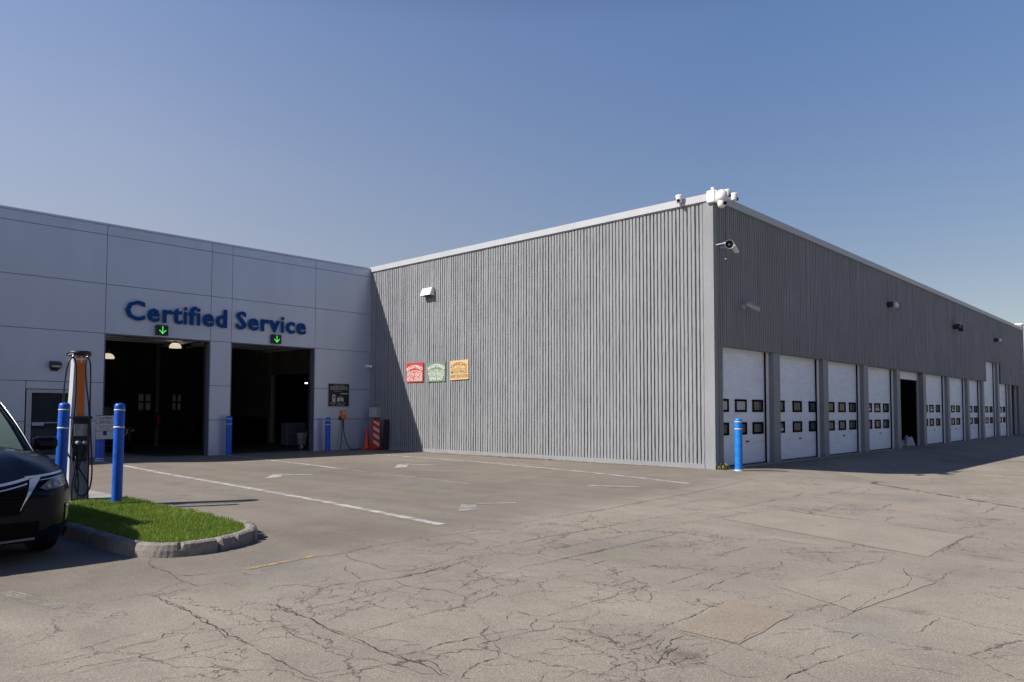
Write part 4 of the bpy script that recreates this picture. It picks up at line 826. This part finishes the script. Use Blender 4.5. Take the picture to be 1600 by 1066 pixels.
for s in (-1, 1):
    q = MB(); hx = cx+s*.045
    q.tube([(hx-.01, cy-.17, 1.04), (hx+.005, cy-.24, 1.03), (hx+.02, cy-.26, .98), (hx+.02, cy-.25, .88), (hx+.015, cy-.23, .76)], .017, 'cable_black'); q.cyl((hx-.01, cy-.15, 1.04), (hx, cy-.235, 1.035), .027, .03, 'charger_grey', 14); q.build('connector', r)
def px(u, v, dy=-.2):   # charger-front coordinates, metres
    return (cx+(u-118)/107+dy*.29, cy+dy, 1.55-(v-643)/96)
cabs = [
 [(107, 561), (101, 570), (97, 592), (95, 620), (95, 680), (101, 702), (108, 716)],
 [(107, 561), (111, 566), (113, 580), (113, 625), (111, 660), (109, 690), (114, 706)],
 [(130, 560), (134, 568), (135.5, 590), (136, 640), (139, 690), (141.5, 725), (141, 752), (136, 768), (128, 774), (119, 768), (116, 750), (121, 728), (128, 712)],
 [(129, 560), (127, 575), (129.5, 605), (134, 640), (136, 700), (136, 760), (137, 782)],
 [(116.5, 713), (115, 735), (111, 758), (112, 780), (116, 787), (120, 776), (121, 750), (118, 728), (124, 712)],
 [(117, 724), (127, 740), (134, 752), (136, 765), (130, 773), (122, 771), (115, 757)],
]
for c in cabs:
    q = MB(); q.tube([px(u, v, -.20-.02*(i % 2)) for i, (u, v) in enumerate(c)], .0125, 'cable_black', 8, 5); q.build('cable', r)
q = MB(); q.tube([(cx-.19, cy-.02, 2.44), px(107, 556, -.15), px(107, 561)], .006, 'chrome', 6); q.tube([(cx+.15, cy-.02, 2.44), px(129.5, 556, -.15), px(129.5, 560)], .006, 'chrome', 6); q.build('cable_hook', r)

# ================================================================== ISLAND
outer = [(2.90, 15.0), (2.93, 12.5), (2.95, 10.39), (2.98, 9.12), (3.02, 8.55), (3.12, 8.22), (3.32, 8.05), (3.60, 8.00), (3.90, 8.06), (4.18, 8.20), (4.45, 8.42), (4.62, 8.72), (4.72, 9.1), (4.79, 9.8), (4.80, 11), (4.76, 12.6), (4.72, 15.0)]
def smooth_path(P, sub=8):
    P = [Vector(p) for p in P]; Q = []
    for i in range(len(P)-1):
        a = P[max(i-1, 0)]; b = P[i]; c = P[i+1]; d = P[min(i+2, len(P)-1)]
        for k in range(sub):
            t = k/sub; Q.append(.5*((2*b)+(c-a)*t+(2*a-5*b+4*c-d)*t*t+(-a+3*b-3*c+d)*t**3))
    Q.append(P[-1]); return Q
OP = smooth_path(outer); rnd = random.Random(5)
def inset(Q, w_):
    out = []
    for i, p in enumerate(Q):
        d = (Q[min(i+1, len(Q)-1)]-Q[max(i-1, 0)]).normalized(); out.append(p+Vector((-d.y, d.x))*w_)
    return out
IN = inset(OP, .15); q = MB(); joints = {34, 62, 78, 92, 20, 8, 108}
sec = [(0, -.03), (.004, .07), (.02, .128), (.05, .145), (.10, .148), (.15, .135), (.15, .02)]
vs = []
for i, p in enumerate(OP):
    d = (OP[min(i+1, len(OP)-1)]-OP[max(i-1, 0)]).normalized(); n = Vector((-d.y, d.x)); jt = i in joints
    hz = (.72 if p.x > 4.65 and p.y > 9.2 else 1.0); chip = rnd.random() < .12
    for a, z in sec:
        ww = a+rnd.uniform(-.0025, .0025)+(.045 if jt and z > 0 else 0)+(.03 if chip and .1 < z < .146 and a < .06 else 0)
        r_ = p+n*ww; vs.append((r_.x, r_.y, z*hz-(.045 if jt and z > .05 else 0)+rnd.uniform(-.003, .003)-(.02 if chip and z > .12 and a < .06 else 0)))
m_ = len(sec); q.add(vs, [(i*m_+k, (i+1)*m_+k, (i+1)*m_+k+1, i*m_+k+1) for i in range(len(OP)-1) for k in range(m_-1)], 'kerb_stone')
tag(q.build('kerb'), kind='structure')
poly = [tuple(p) for p in IN]
q = MB(); q.add([(x, y, .105) for x, y in poly], [tuple(range(len(poly)))], 'soil'); tag(q.build('island_soil'), kind='structure')
q = MB(); q.add([(3.06, 13.1, .118), (4.62, 13.1, .118), (4.58, 14.98, .118), (3.05, 14.98, .118)], [(0, 1, 2, 3)], 'concrete'); tag(q.build('concrete_pad'), kind='structure')
def inside(x, y):
    c = False; j = len(poly)-1
    for i in range(len(poly)):
        xi, yi = poly[i]; xj, yj = poly[j]
        if (yi > y) != (yj > y) and x < (xj-xi)*(y-yi)/(yj-yi)+xi: c = not c
        j = i
    return c
gv = []; gf = []; gt = []; rg = random.Random(11); n = 0
def tuft(x, y): return .5+.5*math.sin(x*7.3+math.sin(y*5.1)*2)*math.sin(y*6.7+math.sin(x*3.3)*2)
while n < 52000:
    x = rg.uniform(3.0, 4.7); y = rg.uniform(8.0, 13.3)
    if not inside(x, y) or (y > 13.05+rg.uniform(-.1, .1)): continue
    n += 1; tf = tuft(x, y); h = (.028+.03*tf)*rg.uniform(.45, 1.6); a = rg.uniform(0, 6.283); ln = rg.uniform(.0, .03); la = rg.uniform(0, 6.283); wd = rg.uniform(.0018, .0035)
    dx, dy = math.cos(a)*wd, math.sin(a)*wd; lx, ly = math.cos(la)*ln, math.sin(la)*ln; z0 = .103; k = len(gv)
    gv += [(x-dx, y-dy, z0), (x+dx, y+dy, z0), (x+dx*.7+lx*.4, y+dy*.7+ly*.4, z0+h*.6), (x-dx*.7+lx*.4, y-dy*.7+ly*.4, z0+h*.6), (x+lx, y+ly, z0+h)]
    gf += [(k, k+1, k+2, k+3), (k+3, k+2, k+4)]; dry = .25*max(0, math.sin(x*2.9+1.3)*math.sin(y*2.1+x)); t = min(1, max(0, rg.gauss(.42+.28*tf+dry, .22))); gt += [t]*5
me = bpy.data.meshes.new('grass'); me.from_pydata(gv, [], gf); at = me.attributes.new('tint', 'FLOAT', 'POINT'); at.data.foreach_set('value', gt)
me.materials.append(MATS['grass_blade']); me.update(); go = bpy.data.objects.new('grass', me); COL.objects.link(go)
tag(go, 'short green lawn filling the kerbed island', 'grass', kind='stuff')

# weed at the garage corner
r = empty('weed', (18.55, 9.72, 0), 'small leafy weed with pale yellow flowers at the garage corner', 'plant')
q = MB(); fl = MB()
for k in range(55):
    bx_, by_ = 18.45+rg.uniform(-.12, .22), 9.70+rg.uniform(-.12, .08); a = rg.uniform(0, 6.3); l = rg.uniform(.04, .12); h = rg.uniform(.03, .15); wd = rg.uniform(.012, .028)
    c0 = Vector((bx_, by_, 0)); t = c0+Vector((math.cos(a)*l, math.sin(a)*l, h)); mid = c0.lerp(t, .6)+Vector((0, 0, .02)); s = Vector((-math.sin(a), math.cos(a), 0))*wd
    q.add([c0, mid-s, t, mid+s], [(0, 1, 2, 3)], 'leaf_weed')
    if k % 6 == 0: fl.lathe(t+Vector((0, 0, .01)), (0, -.4, 1), [(.0, 0), (.014, .004), (.018, .012), (0, .01)], 'petal_yellow', 7)
q.build('leaves', r); fl.build('flowers', r)

# ================================================================== CAR  (local x = across, y = back from the nose)
def make_car(loc, label, group):
    r = empty('parked_car', (0, 0, 0), label, 'car', group)
    HW = .92
    def Wz(z): return 1-.07*max(0, (z-.62)/.45)**2-.04*max(0, (.5-z)/.35)**2
    def Fp(a): a = abs(a); return .03*a*a+.40*max(0, (a-.55)/.45)**2.6
    def Fz(z): return (.10*((.36-z)/.2)**1.5 if z < .36 else 0)+(.14*((z-.66)/.16)**2 if z > .66 else 0)
    def front0(a, z): return Vector((a*HW*Wz(z), Fp(a)+Fz(z), z))
    def front(a, z, off=0):
        p = front0(a, z)
        if off:
            e = .01; ta = front0(a+e, z)-front0(a-e, z); tz = front0(a, z+e)-front0(a, z-e); p = p+ta.cross(tz).normalized()*off
        return p
    ZH = .85; CW = 1.22
    def hood(a, t):
        s0 = Fp(a)+Fz(ZH); s1 = CW+.10*(1-a*a)*-1+.05; s = s0+(s1-s0)*t; f = 1-(1-t)**2.6
        cr = .028*math.exp(-((abs(a)-.52)/.13)**2)*min(1, t*4)
        z = ZH+.235*f-.085*(abs(a)**4)*min(1, t*3)+cr-.012*(1-abs(a))*min(1, t*3)
        return Vector((a*HW*Wz(min(z, ZH+.2)), s, z))
    EL = hood(1, 1)
    def side_top(s):
        if s < EL.y:
            s0 = Fp(1)+Fz(ZH); t = max(0, (s-s0)/(EL.y-s0)); return hood(1, min(1, t))
        k = (s-EL.y)/3.2; z = EL.z+.05*k; return Vector((HW*Wz(z), s, z))
    def side(u, v, sg):
        z0 = .20; s0 = Fp(1); s1 = 4.35
        st = s0+Fz(ZH)+(s1-s0-Fz(ZH))*u; top = side_top(st); z = z0+(top.z-z0)*v
        s = s0+(s1-s0)*u+Fz(z)*(1-u)*0+(Fz(min(z, ZH)))*(1-u)
        wl = .012*math.exp(-((z-.80)/.05)**2)*min(1, u*3)-.015*math.exp(-((z-.60)/.10)**2)*min(1, u*3)
        return Vector((sg*(HW*Wz(min(z, ZH+.2)) if s < EL.y else HW*Wz(z))+sg*wl, s, z))
    AX = (.93, 3.66); WR = .36
    def skipf(sg):
        def f(u, v):
            p = side(u, v, sg); return any(math.hypot(p.y-a, p.z-WR) < .43 for a in AX)
        return f
    q = MB()
    q.grid(lambda u, v: front(u*2-1, .22+(ZH-.22)*v), 30, 16, 'car_paint')
    q.grid(lambda u, v: hood(u*2-1, v), 40, 16, 'car_paint')
    q.grid(lambda u, v: side(u, v, 1), 130, 26, 'car_paint', skipf(1)); q.grid(lambda u, v: side(u, v, -1), 130, 26, 'car_paint', skipf(-1), True)
    def rear(a, v):
        z = .25+(1.12-.25)*v; return Vector((a*HW*Wz(z), 4.65-.30*abs(a)**3-.05*abs(z-.6), z))
    q.grid(lambda u, v: rear(u*2-1, v), 20, 12, 'car_paint', flip=True)
    # roof, pillars
    def roof(a, t): return Vector((a*.60, 1.98+.06*a*a*-1+(4.15-1.98)*t, 1.60+.05*math.sin(math.pi*min(1, .15+t*.8))-.05*a*a))
    q.grid(lambda u, v: roof(u*2-1, v), 16, 20, 'car_paint')
    ws0 = lambda a: Vector((a*.80, CW-.06+.14*a*a*-1+.10+.16*a*a, 1.06-.055*a*a))
    ws1 = lambda a: roof(a, 0)
    def wsh(a, t, off=0): p = ws0(a).lerp(ws1(a), t); return p+Vector((0, -.05, .03))*math.sin(math.pi*t)*.6+Vector((0, -.6, .5))*off
    for sg in (-1, 1):
        q.add([ws0(sg*1.0)+Vector((sg*.03, .0, 0)), ws0(sg*.90), wsh(sg*.90, .5), ws1(sg*.92), ws1(sg*1.0)+Vector((sg*.02, .02, -.01)), wsh(sg, .5)+Vector((sg*.025, 0, 0))], [(0, 1, 2, 5) if sg > 0 else (5, 2, 1, 0), (5, 2, 3, 4) if sg > 0 else (4, 3, 2, 5)], 'car_paint', True)
    # tailgate and rear quarter
    bl = lambda s: Vector((.86, s, EL.z+.05*(s-EL.y)/3.2))
    rt = lambda s: Vector((.61, s, 1.545))
    for sg in (-1, 1):
        mir = lambda p: Vector((sg*p.x, p.y, p.z))
        for (s0, s1, t0, t1) in ((2.46, 2.54, 2.46, 2.54), (3.42, 3.52, 3.36, 3.46), (4.05, 4.45, 3.9, 4.18)):
            v4 = [mir(bl(s0)), mir(bl(s1)), mir(rt(t1)), mir(rt(t0))]; q.add(v4, [(0, 1, 2, 3) if sg > 0 else (3, 2, 1, 0)], 'car_paint')
        v4 = [mir(side_top(EL.y+.02)), mir(side_top(4.35)), mir(bl(4.40)), mir(bl(1.25))]; q.add(v4, [(0, 1, 2, 3) if sg > 0 else (3, 2, 1, 0)], 'car_paint')
        q.add([mir(Vector((.61, 1.98, 1.55))), mir(Vector((.61, 4.18, 1.55))), mir(Vector((.58, 4.15, 1.60))), mir(Vector((.58, 1.98, 1.58)))], [(0, 1, 2, 3) if sg > 0 else (3, 2, 1, 0)], 'car_paint')
    q.add([(-.62, 4.15, 1.55), (.62, 4.15, 1.55), (.86, 4.45, 1.08), (-.86, 4.45, 1.08)], [(0, 3, 2, 1)], 'pane_dark')
    q.build('body', r)
    q = MB()
    for sg in (-1, 1):   # lower cladding and arch trims
        q.grid(lambda u, v: side(u, v*.14, sg)+Vector((sg*.006, 0, -.02)), 80, 3, 'car_plastic', lambda u, v: any(math.hypot(side(u, v*.14, sg).y-a, side(u, v*.14, sg).z-WR) < .42 for a in AX), sg < 0)
        for a in AX:
            vs = []
            for k in range(29):
                t = math.pi*(k/28*1.16-.08)
                for rr, xo in ((.385, -.30), (.385, .018), (.47, .018), (.48, -.02)):
                    s = a+math.cos(t)*rr; z = WR+math.sin(t)*rr; xx = HW*Wz(z)
                    if s < .5: xx -= .35*(.5-s)
                    vs.append((sg*(xx+xo), s, z))
            q.add(vs, [(4*k+j, 4*k+4+j, 4*k+5+j, 4*k+1+j) for k in range(28) for j in range(3)], 'car_plastic', True)
    q.box((-.66, .35, .20), (.66, 4.4, .24), 'car_plastic'); q.build('wheel_arch_trim', r)
    q = MB()    # grille, lower intake
    tz = lambda a: .725+.13*a*a*2.0 if abs(a) < .5 else .79
    ed = lambda z: .44+.09*(z-.52)/.24
    q.grid(lambda u, v: front((u*2-1)*ed(.49+.21*v), .49+(tz((u*2-1)*.5)-.49)*v, .006), 24, 5, 'seal_black'); q.grid(lambda u, v: front((u*2-1)*.60, .27+.15*v, .006), 20, 3, 'seal_black')
    for k in range(6): q.grid(lambda u, v: front((u*2-1)*(.44+.012*k), .505+.030*k+.008*v, .012), 20, 1, 'car_plastic')
    q.build('grille', r)
    q = MB()
    q.grid(lambda u, v: front((u*2-1)*.53, tz((u*2-1)*.5)+.012+.022*v, .018), 40, 1, 'chrome')
    q.grid(lambda u, v: front((u*2-1)*.50, tz((u*2-1)*.5)-.028+.012*v, .014), 40, 1, 'chrome')
    for sg in (-1, 1):
        q.grid(lambda u, v: front(sg*(.50+.44*u), .806+.035*u+(.020-.006*u)*v, .016), 16, 1, 'chrome', flip=sg < 0)
        q.grid(lambda u, v: front(sg*(.56+.36*u), .783+.028*u+.007*v, .014), 16, 1, 'chrome', flip=sg < 0)
        q.grid(lambda u, v: front(sg*(.415+.115*u+(.014+.105*u*u)*v), .525+.275*u+(.020*v), .020), 12, 2, 'chrome', flip=sg > 0)
    q.grid(lambda u, v: front((u*2-1)*.58, .235+.024*v+.015*abs(u*2-1), .014), 24, 1, 'chrome'); q.build('chrome_trim', r)
    for sg in (-1, 1):
        q = MB(); q.grid(lambda u, v: front(sg*(.60+.06*(1-v)*(1-u)+.34*u), (.705+.03*u)+(.072+.010*u)*v*min(1, .3+u*2), .010), 14, 3, 'head_lens', flip=sg < 0)
        for k in range(3): q.grid(lambda u, v: front(sg*(.68+.07*k+.035*u), .722+.012*k+.030*v, .014), 3, 2, 'lamp_lens', flip=sg < 0)
        q.build('headlight', r)
        q = MB(); q.grid(lambda u, v: front(sg*(.90+.05*u+.01*v), .38+.16*v, .008), 3, 4, 'head_lens', flip=sg < 0); q.build('fog_lamp', r)
        q = MB(); q.obox((sg*1.0, 1.62, 1.10), (.24, .17, .155), 'car_paint', None, .05); q.obox((sg*1.0, 1.715, 1.10), (.20, .01, .12), 'chrome', None, .002); q.cyl((sg*.84, 1.66, 1.04), (sg*.96, 1.64, 1.06), .03, .03, 'car_plastic', 10); q.build('mirror', r)
        q = MB()
        for (s0, s1, t0, t1) in ((1.62, 2.46, 2.05, 2.46), (2.54, 3.42, 2.54, 3.36), (3.52, 4.05, 3.46, 3.9)):
            v4 = [Vector((sg*p.x*.995, p.y, p.z)) for p in (bl(s0), bl(s1), rt(t1), rt(t0))]; q.add(v4, [(0, 1, 2, 3) if sg > 0 else (3, 2, 1, 0)], 'car_glass')
        q.build('side_window', r)
    q = MB(); q.grid(lambda u, v: wsh((u*2-1)*.90, v), 14, 8, 'car_glass'); q.build('windshield', r)
    q = MB()
    for sg in (-1, 1):
        q.tube([wsh(sg*.985, t/6)+Vector((sg*.012, -.012, .012)) for t in range(7)], .006, 'chrome', 6, 2)
    q.build('pillar_trim', r)
    q = MB(); q.box((-.74, 1.32, .93), (.74, 1.75, .99), 'car_plastic')
    for sx in (-.38, .38):
        q.obox((sx, 2.55, .95), (.50, .16, .70), 'car_seat', Matrix.Rotation(R(-12), 3, 'X'), .05); q.obox((sx, 2.64, 1.38), (.26, .12, .20), 'car_seat', None, .04); q.obox((sx, 2.3, .62), (.5, .5, .16), 'car_seat', None, .05)
    q.obox((0, 3.45, 1.0), (1.3, .16, .7), 'car_seat', None, .05); q.box((-.8, .9, .24), (.8, 4.3, .30), 'car_seat')
    q.add([(.34, 1.50, 1.055), (.64, 1.52, 1.050), (.62, 1.60, 1.10), (.36, 1.58, 1.105)], [(0, 1, 2, 3)], 'sticker')
    q.lathe((.38, 1.95, 1.02), (0, -.9, .45), [(.165, 0), (.185, .012), (.165, .024), (.155, .012), (.165, 0)], 'car_plastic', 20); q.build('interior', r)
    for a in AX:
        for sg in (-1, 1):
            q = MB(); c = Vector((sg*.80, a, WR)); ax = Vector((sg, 0, 0))
            q.lathe(c, ax, [(.20, -.10), (.33, -.11), (.355, -.085), (.36, -.03), (.36, .03), (.355, .085), (.33, .105), (.245, .10), (.24, .06)], 'tyre_rubber', 36); wo = q.build('wheel', r)
            q = MB(); q.lathe(c, ax, [(.24, .10), (.235, .06), (.22, .0), (.0, .0)], 'car_plastic', 28)
            q.lathe(c, ax, [(.245, .095), (.245, .105), (.225, .105), (.22, .07)], 'rim_alloy', 36); q.lathe(c, ax, [(.06, .05), (.055, .085), (0, .09)], 'rim_alloy', 16)
            for k in range(5):
                t = 2*math.pi*k/5+.3; M = Matrix.Rotation(t*sg, 3, 'X'); q.obox(c+M@Vector((sg*.08, .14, 0)), (.03, .19, .05), 'rim_alloy', M, .01)
            q.build('rim', wo)
    r.location = loc; r.scale = (1.05, 1.05, 1.05)
    return r
car = make_car((1.64, 8.62, 0), 'black sport utility car parked beside the grass island', None)
car2 = copy_tree(car); car2.location = (9.75, 29.2, .02); car2['label'] = 'dark car standing inside the left open bay'; 
car3 = copy_tree(car); car3.location = (36.3, 13.2, .02); car3['label'] = 'dark car standing deep in the open garage bay'

# ================================================================== INSIDE THE BAYS
def pendant(x, y, z, label, cool=False):
    r = empty('pendant_lamp', (x, y, z), label, 'lamp', 'lamps inside the bays')
    q = MB(); q.cyl((x, y, z+.25), (x, y, 5.3), .012, .012, 'black_metal', 6); q.cyl((x, y, z+.20), (x, y, z+.34), .07, .05, 'fixture_dark', 12); q.build('cord', r)
    q = MB(); q.lathe((x, y, z), (0, 0, 1), [(.21, 0), (.205, .06), (.17, .13), (.10, .18), (.0, .19)], 'lamp_warm', 24); q.lathe((x, y, z), (0, 0, 1), [(.21, 0), (0, -.002)], 'lamp_warm', 24); q.build('lamp_shade', r)
pendant(11.27, 27.6, 3.84, 'glowing dome lamp under the header of the left bay')
pendant(9.53, 29.2, 3.44, 'glowing dome lamp at the left edge of the left bay')
r = empty('strip_lamp', (19.6, 32.0, 2.9), 'bright strip lamp deep behind the right bay', 'lamp'); q = MB(); q.box((19.2, 31.6, 2.86), (19.6, 31.9, 2.92), 'lamp_cool'); q.build('tube', r); q = MB(); q.box((19.18, 31.58, 2.925), (19.62, 31.92, 2.98), 'fixture_dark'); q.build('housing', r)
r = empty('fire_extinguisher', (14.0, 35.0, 0), 'red extinguisher hanging deep inside the left bay', 'fire extinguisher')
ex = (13.05, 33.6, .86)
r.location = (0, 0, 0); r['_o'] = (0, 0, 0)
q = MB(); q.lathe(ex, (0, 0, 1), [(0, 0), (.10, .0), (.11, .03), (.11, .42), (.07, .50), (.03, .54), (.03, .58)], 'tool_red', 20); q.build('cylinder', r); q = MB(); q.box((ex[0]-.02, ex[1]-.08, ex[2]+.58), (ex[0]+.02, ex[1]+.06, ex[2]+.62), 'black_metal'); q.tube([(ex[0]+.02, ex[1], ex[2]+.56), (ex[0]+.14, ex[1]-.02, ex[2]+.45), (ex[0]+.13, ex[1]-.02, ex[2]+.15)], .012, 'cable_black'); q.build('valve', r)
r = empty('steel_post', (13.05, 33.75, 0), 'dark steel post carrying the extinguisher inside the left bay', 'post'); q = MB(); q.box((12.97, 33.72, 0), (13.13, 33.86, 5.0), 'wall_dark'); q.box((12.87, 33.70, 0), (13.23, 33.9, .06), 'wall_dark'); q.build('column', r)
def cabinet(x, y, w_, d_, h, label, mat='tool_red'):
    r = empty('tool_cabinet', (x, y, .02), label, 'cabinet', 'tool cabinets in the workshop')
    q = MB(); q.obox((x, y, .12+(h-.12)/2), (w_, d_, h-.12), mat, bev=.02); q.box((x-w_/2+.03, y-d_/2+.03, .08), (x+w_/2-.03, y+d_/2-.03, .12), 'black_metal'); q.build('case', r)
    nd = 5
    for k in range(nd):
        z0 = .18+k*(h-.25)/nd; q = MB(); q.box((x-w_/2+.03, y-d_/2-.018, z0), (x+w_/2-.03, y-d_/2-.001, z0+(h-.25)/nd-.02), mat); q.box((x-w_/2+.06, y-d_/2-.04, z0+(h-.25)/nd-.06), (x+w_/2-.06, y-d_/2-.019, z0+(h-.25)/nd-.045), 'chrome'); q.build('drawer', r)
    for sx in (-1, 1):
        for sy in (-1, 1): q = MB(); q.cyl((x+sx*(w_/2-.08)-.02, y+sy*(d_/2-.08), .07), (x+sx*(w_/2-.08)+.02, y+sy*(d_/2-.08), .07), .05, .05, 'tyre_rubber', 12); q.build('caster', r)
cabinet(16.6, 28.4, .9, .5, 1.05, 'dark tool cabinet inside the right open bay', 'jamb_blue'); cabinet(21.0, 33.4, 1.1, .6, 1.3, 'red tool cabinet behind the right open bay doorway')
cabinet(39.6, 14.4, 1.0, .55, 1.35, 'red tool cabinet in the open garage bay'); cabinet(60.6, 12.6, .8, .5, 1.2, 'red tool cabinet in the last open bay')
r = empty('trash_bin', (16.45, 27.2, .02), 'grey bin near the right jamb of the right bay', 'bin'); q = MB(); q.lathe((16.2, 27.05, .02), (0, 0, 1), [(.0, 0), (.17, 0), (.21, .60), (.225, .62), (.215, .64), (.19, .60), (.0, .02)], 'fixture_grey', 20); q.build('body', r)
r = empty('floor_jack', (16.3, 26.6, .02), 'pale wheeled trolley jack just inside the right bay', 'jack'); q = MB(); q.obox((16.0, 26.7, .14), (.22, .5, .10), 'fixture_dark', bev=.02); q.cyl((16.0, 26.5, .2), (15.9, 26.2, .75), .015, .015, 'fixture_grey', 8); q.build('frame', r)
for sx in (-.14, .14): q = MB(); q.lathe((16.0+sx, 26.5, .12), (1, 0, 0), [(0, -.03), (.09, -.03), (.09, .03), (0, .03)], 'fixture_grey', 16); q.build('wheel', r)
r = empty('rag_heap', (37.25, 10.3, .02), 'heap of crumpled white rags on the open garage bay floor', 'rags'); q = MB(); rr = random.Random(4)
def rag(u, v):
    a = u*2*math.pi; b3 = v*math.pi/2; k = .55+.35*math.sin(a*3+v*5)+.15*math.sin(a*7+2); rad = .48*math.cos(b3)*(.8+.25*math.sin(a*5))
    return Vector((37.25+math.cos(a)*rad*2.0, 10.30+math.sin(a)*rad*.42, .02+.42*math.sin(b3)*(.55+.45*k)*(1+.3*math.sin(a*4+v*9))))
q.grid(rag, 40, 10, 'rag'); q.build('cloth', r)
# shelves and stock behind the storefront glass
r = empty('shelf_unit', (6.9, 27.2, .02), 'brown shelf unit behind the storefront window', 'shelf'); q = MB()
for z in (.1, .7, 1.3, 1.9): q.box((6.2, 27.0, z), (8.6, 27.4, z+.03), 'shelf_brown')
for x in (6.2, 7.35, 8.57): q.box((x, 27.0, .02), (x+.03, 27.4, 2.3), 'shelf_brown')
q.build('frame', r)
rs = random.Random(9)
for k, (z) in enumerate((.13, .73, 1.33, 1.93)):
    x = 6.3
    for m2 in range(4):
        wd = rs.uniform(.18, .34); hh = rs.uniform(.14, .32)
        r = empty('box', (x+wd/2, 27.2, z), ['tan', 'red', 'grey', 'dark'][m2]+' box, item %s from the left on the %s shelf' % (['one', 'two', 'three', 'four'][m2], ['bottom', 'second', 'third', 'top'][k]), 'box', 'boxes on the shelves')
        q = MB(); q.obox((x+wd/2, 27.17, z+hh/2+.003), (wd, .26, hh), ['box_tan', 'tool_red', 'fixture_grey', 'wall_dark'][m2], bev=.006); q.build('carton', r); x += wd+rs.uniform(.05, .2)
# drop the helper property
for o in bpy.data.objects:
    if '_o' in o: del o['_o']
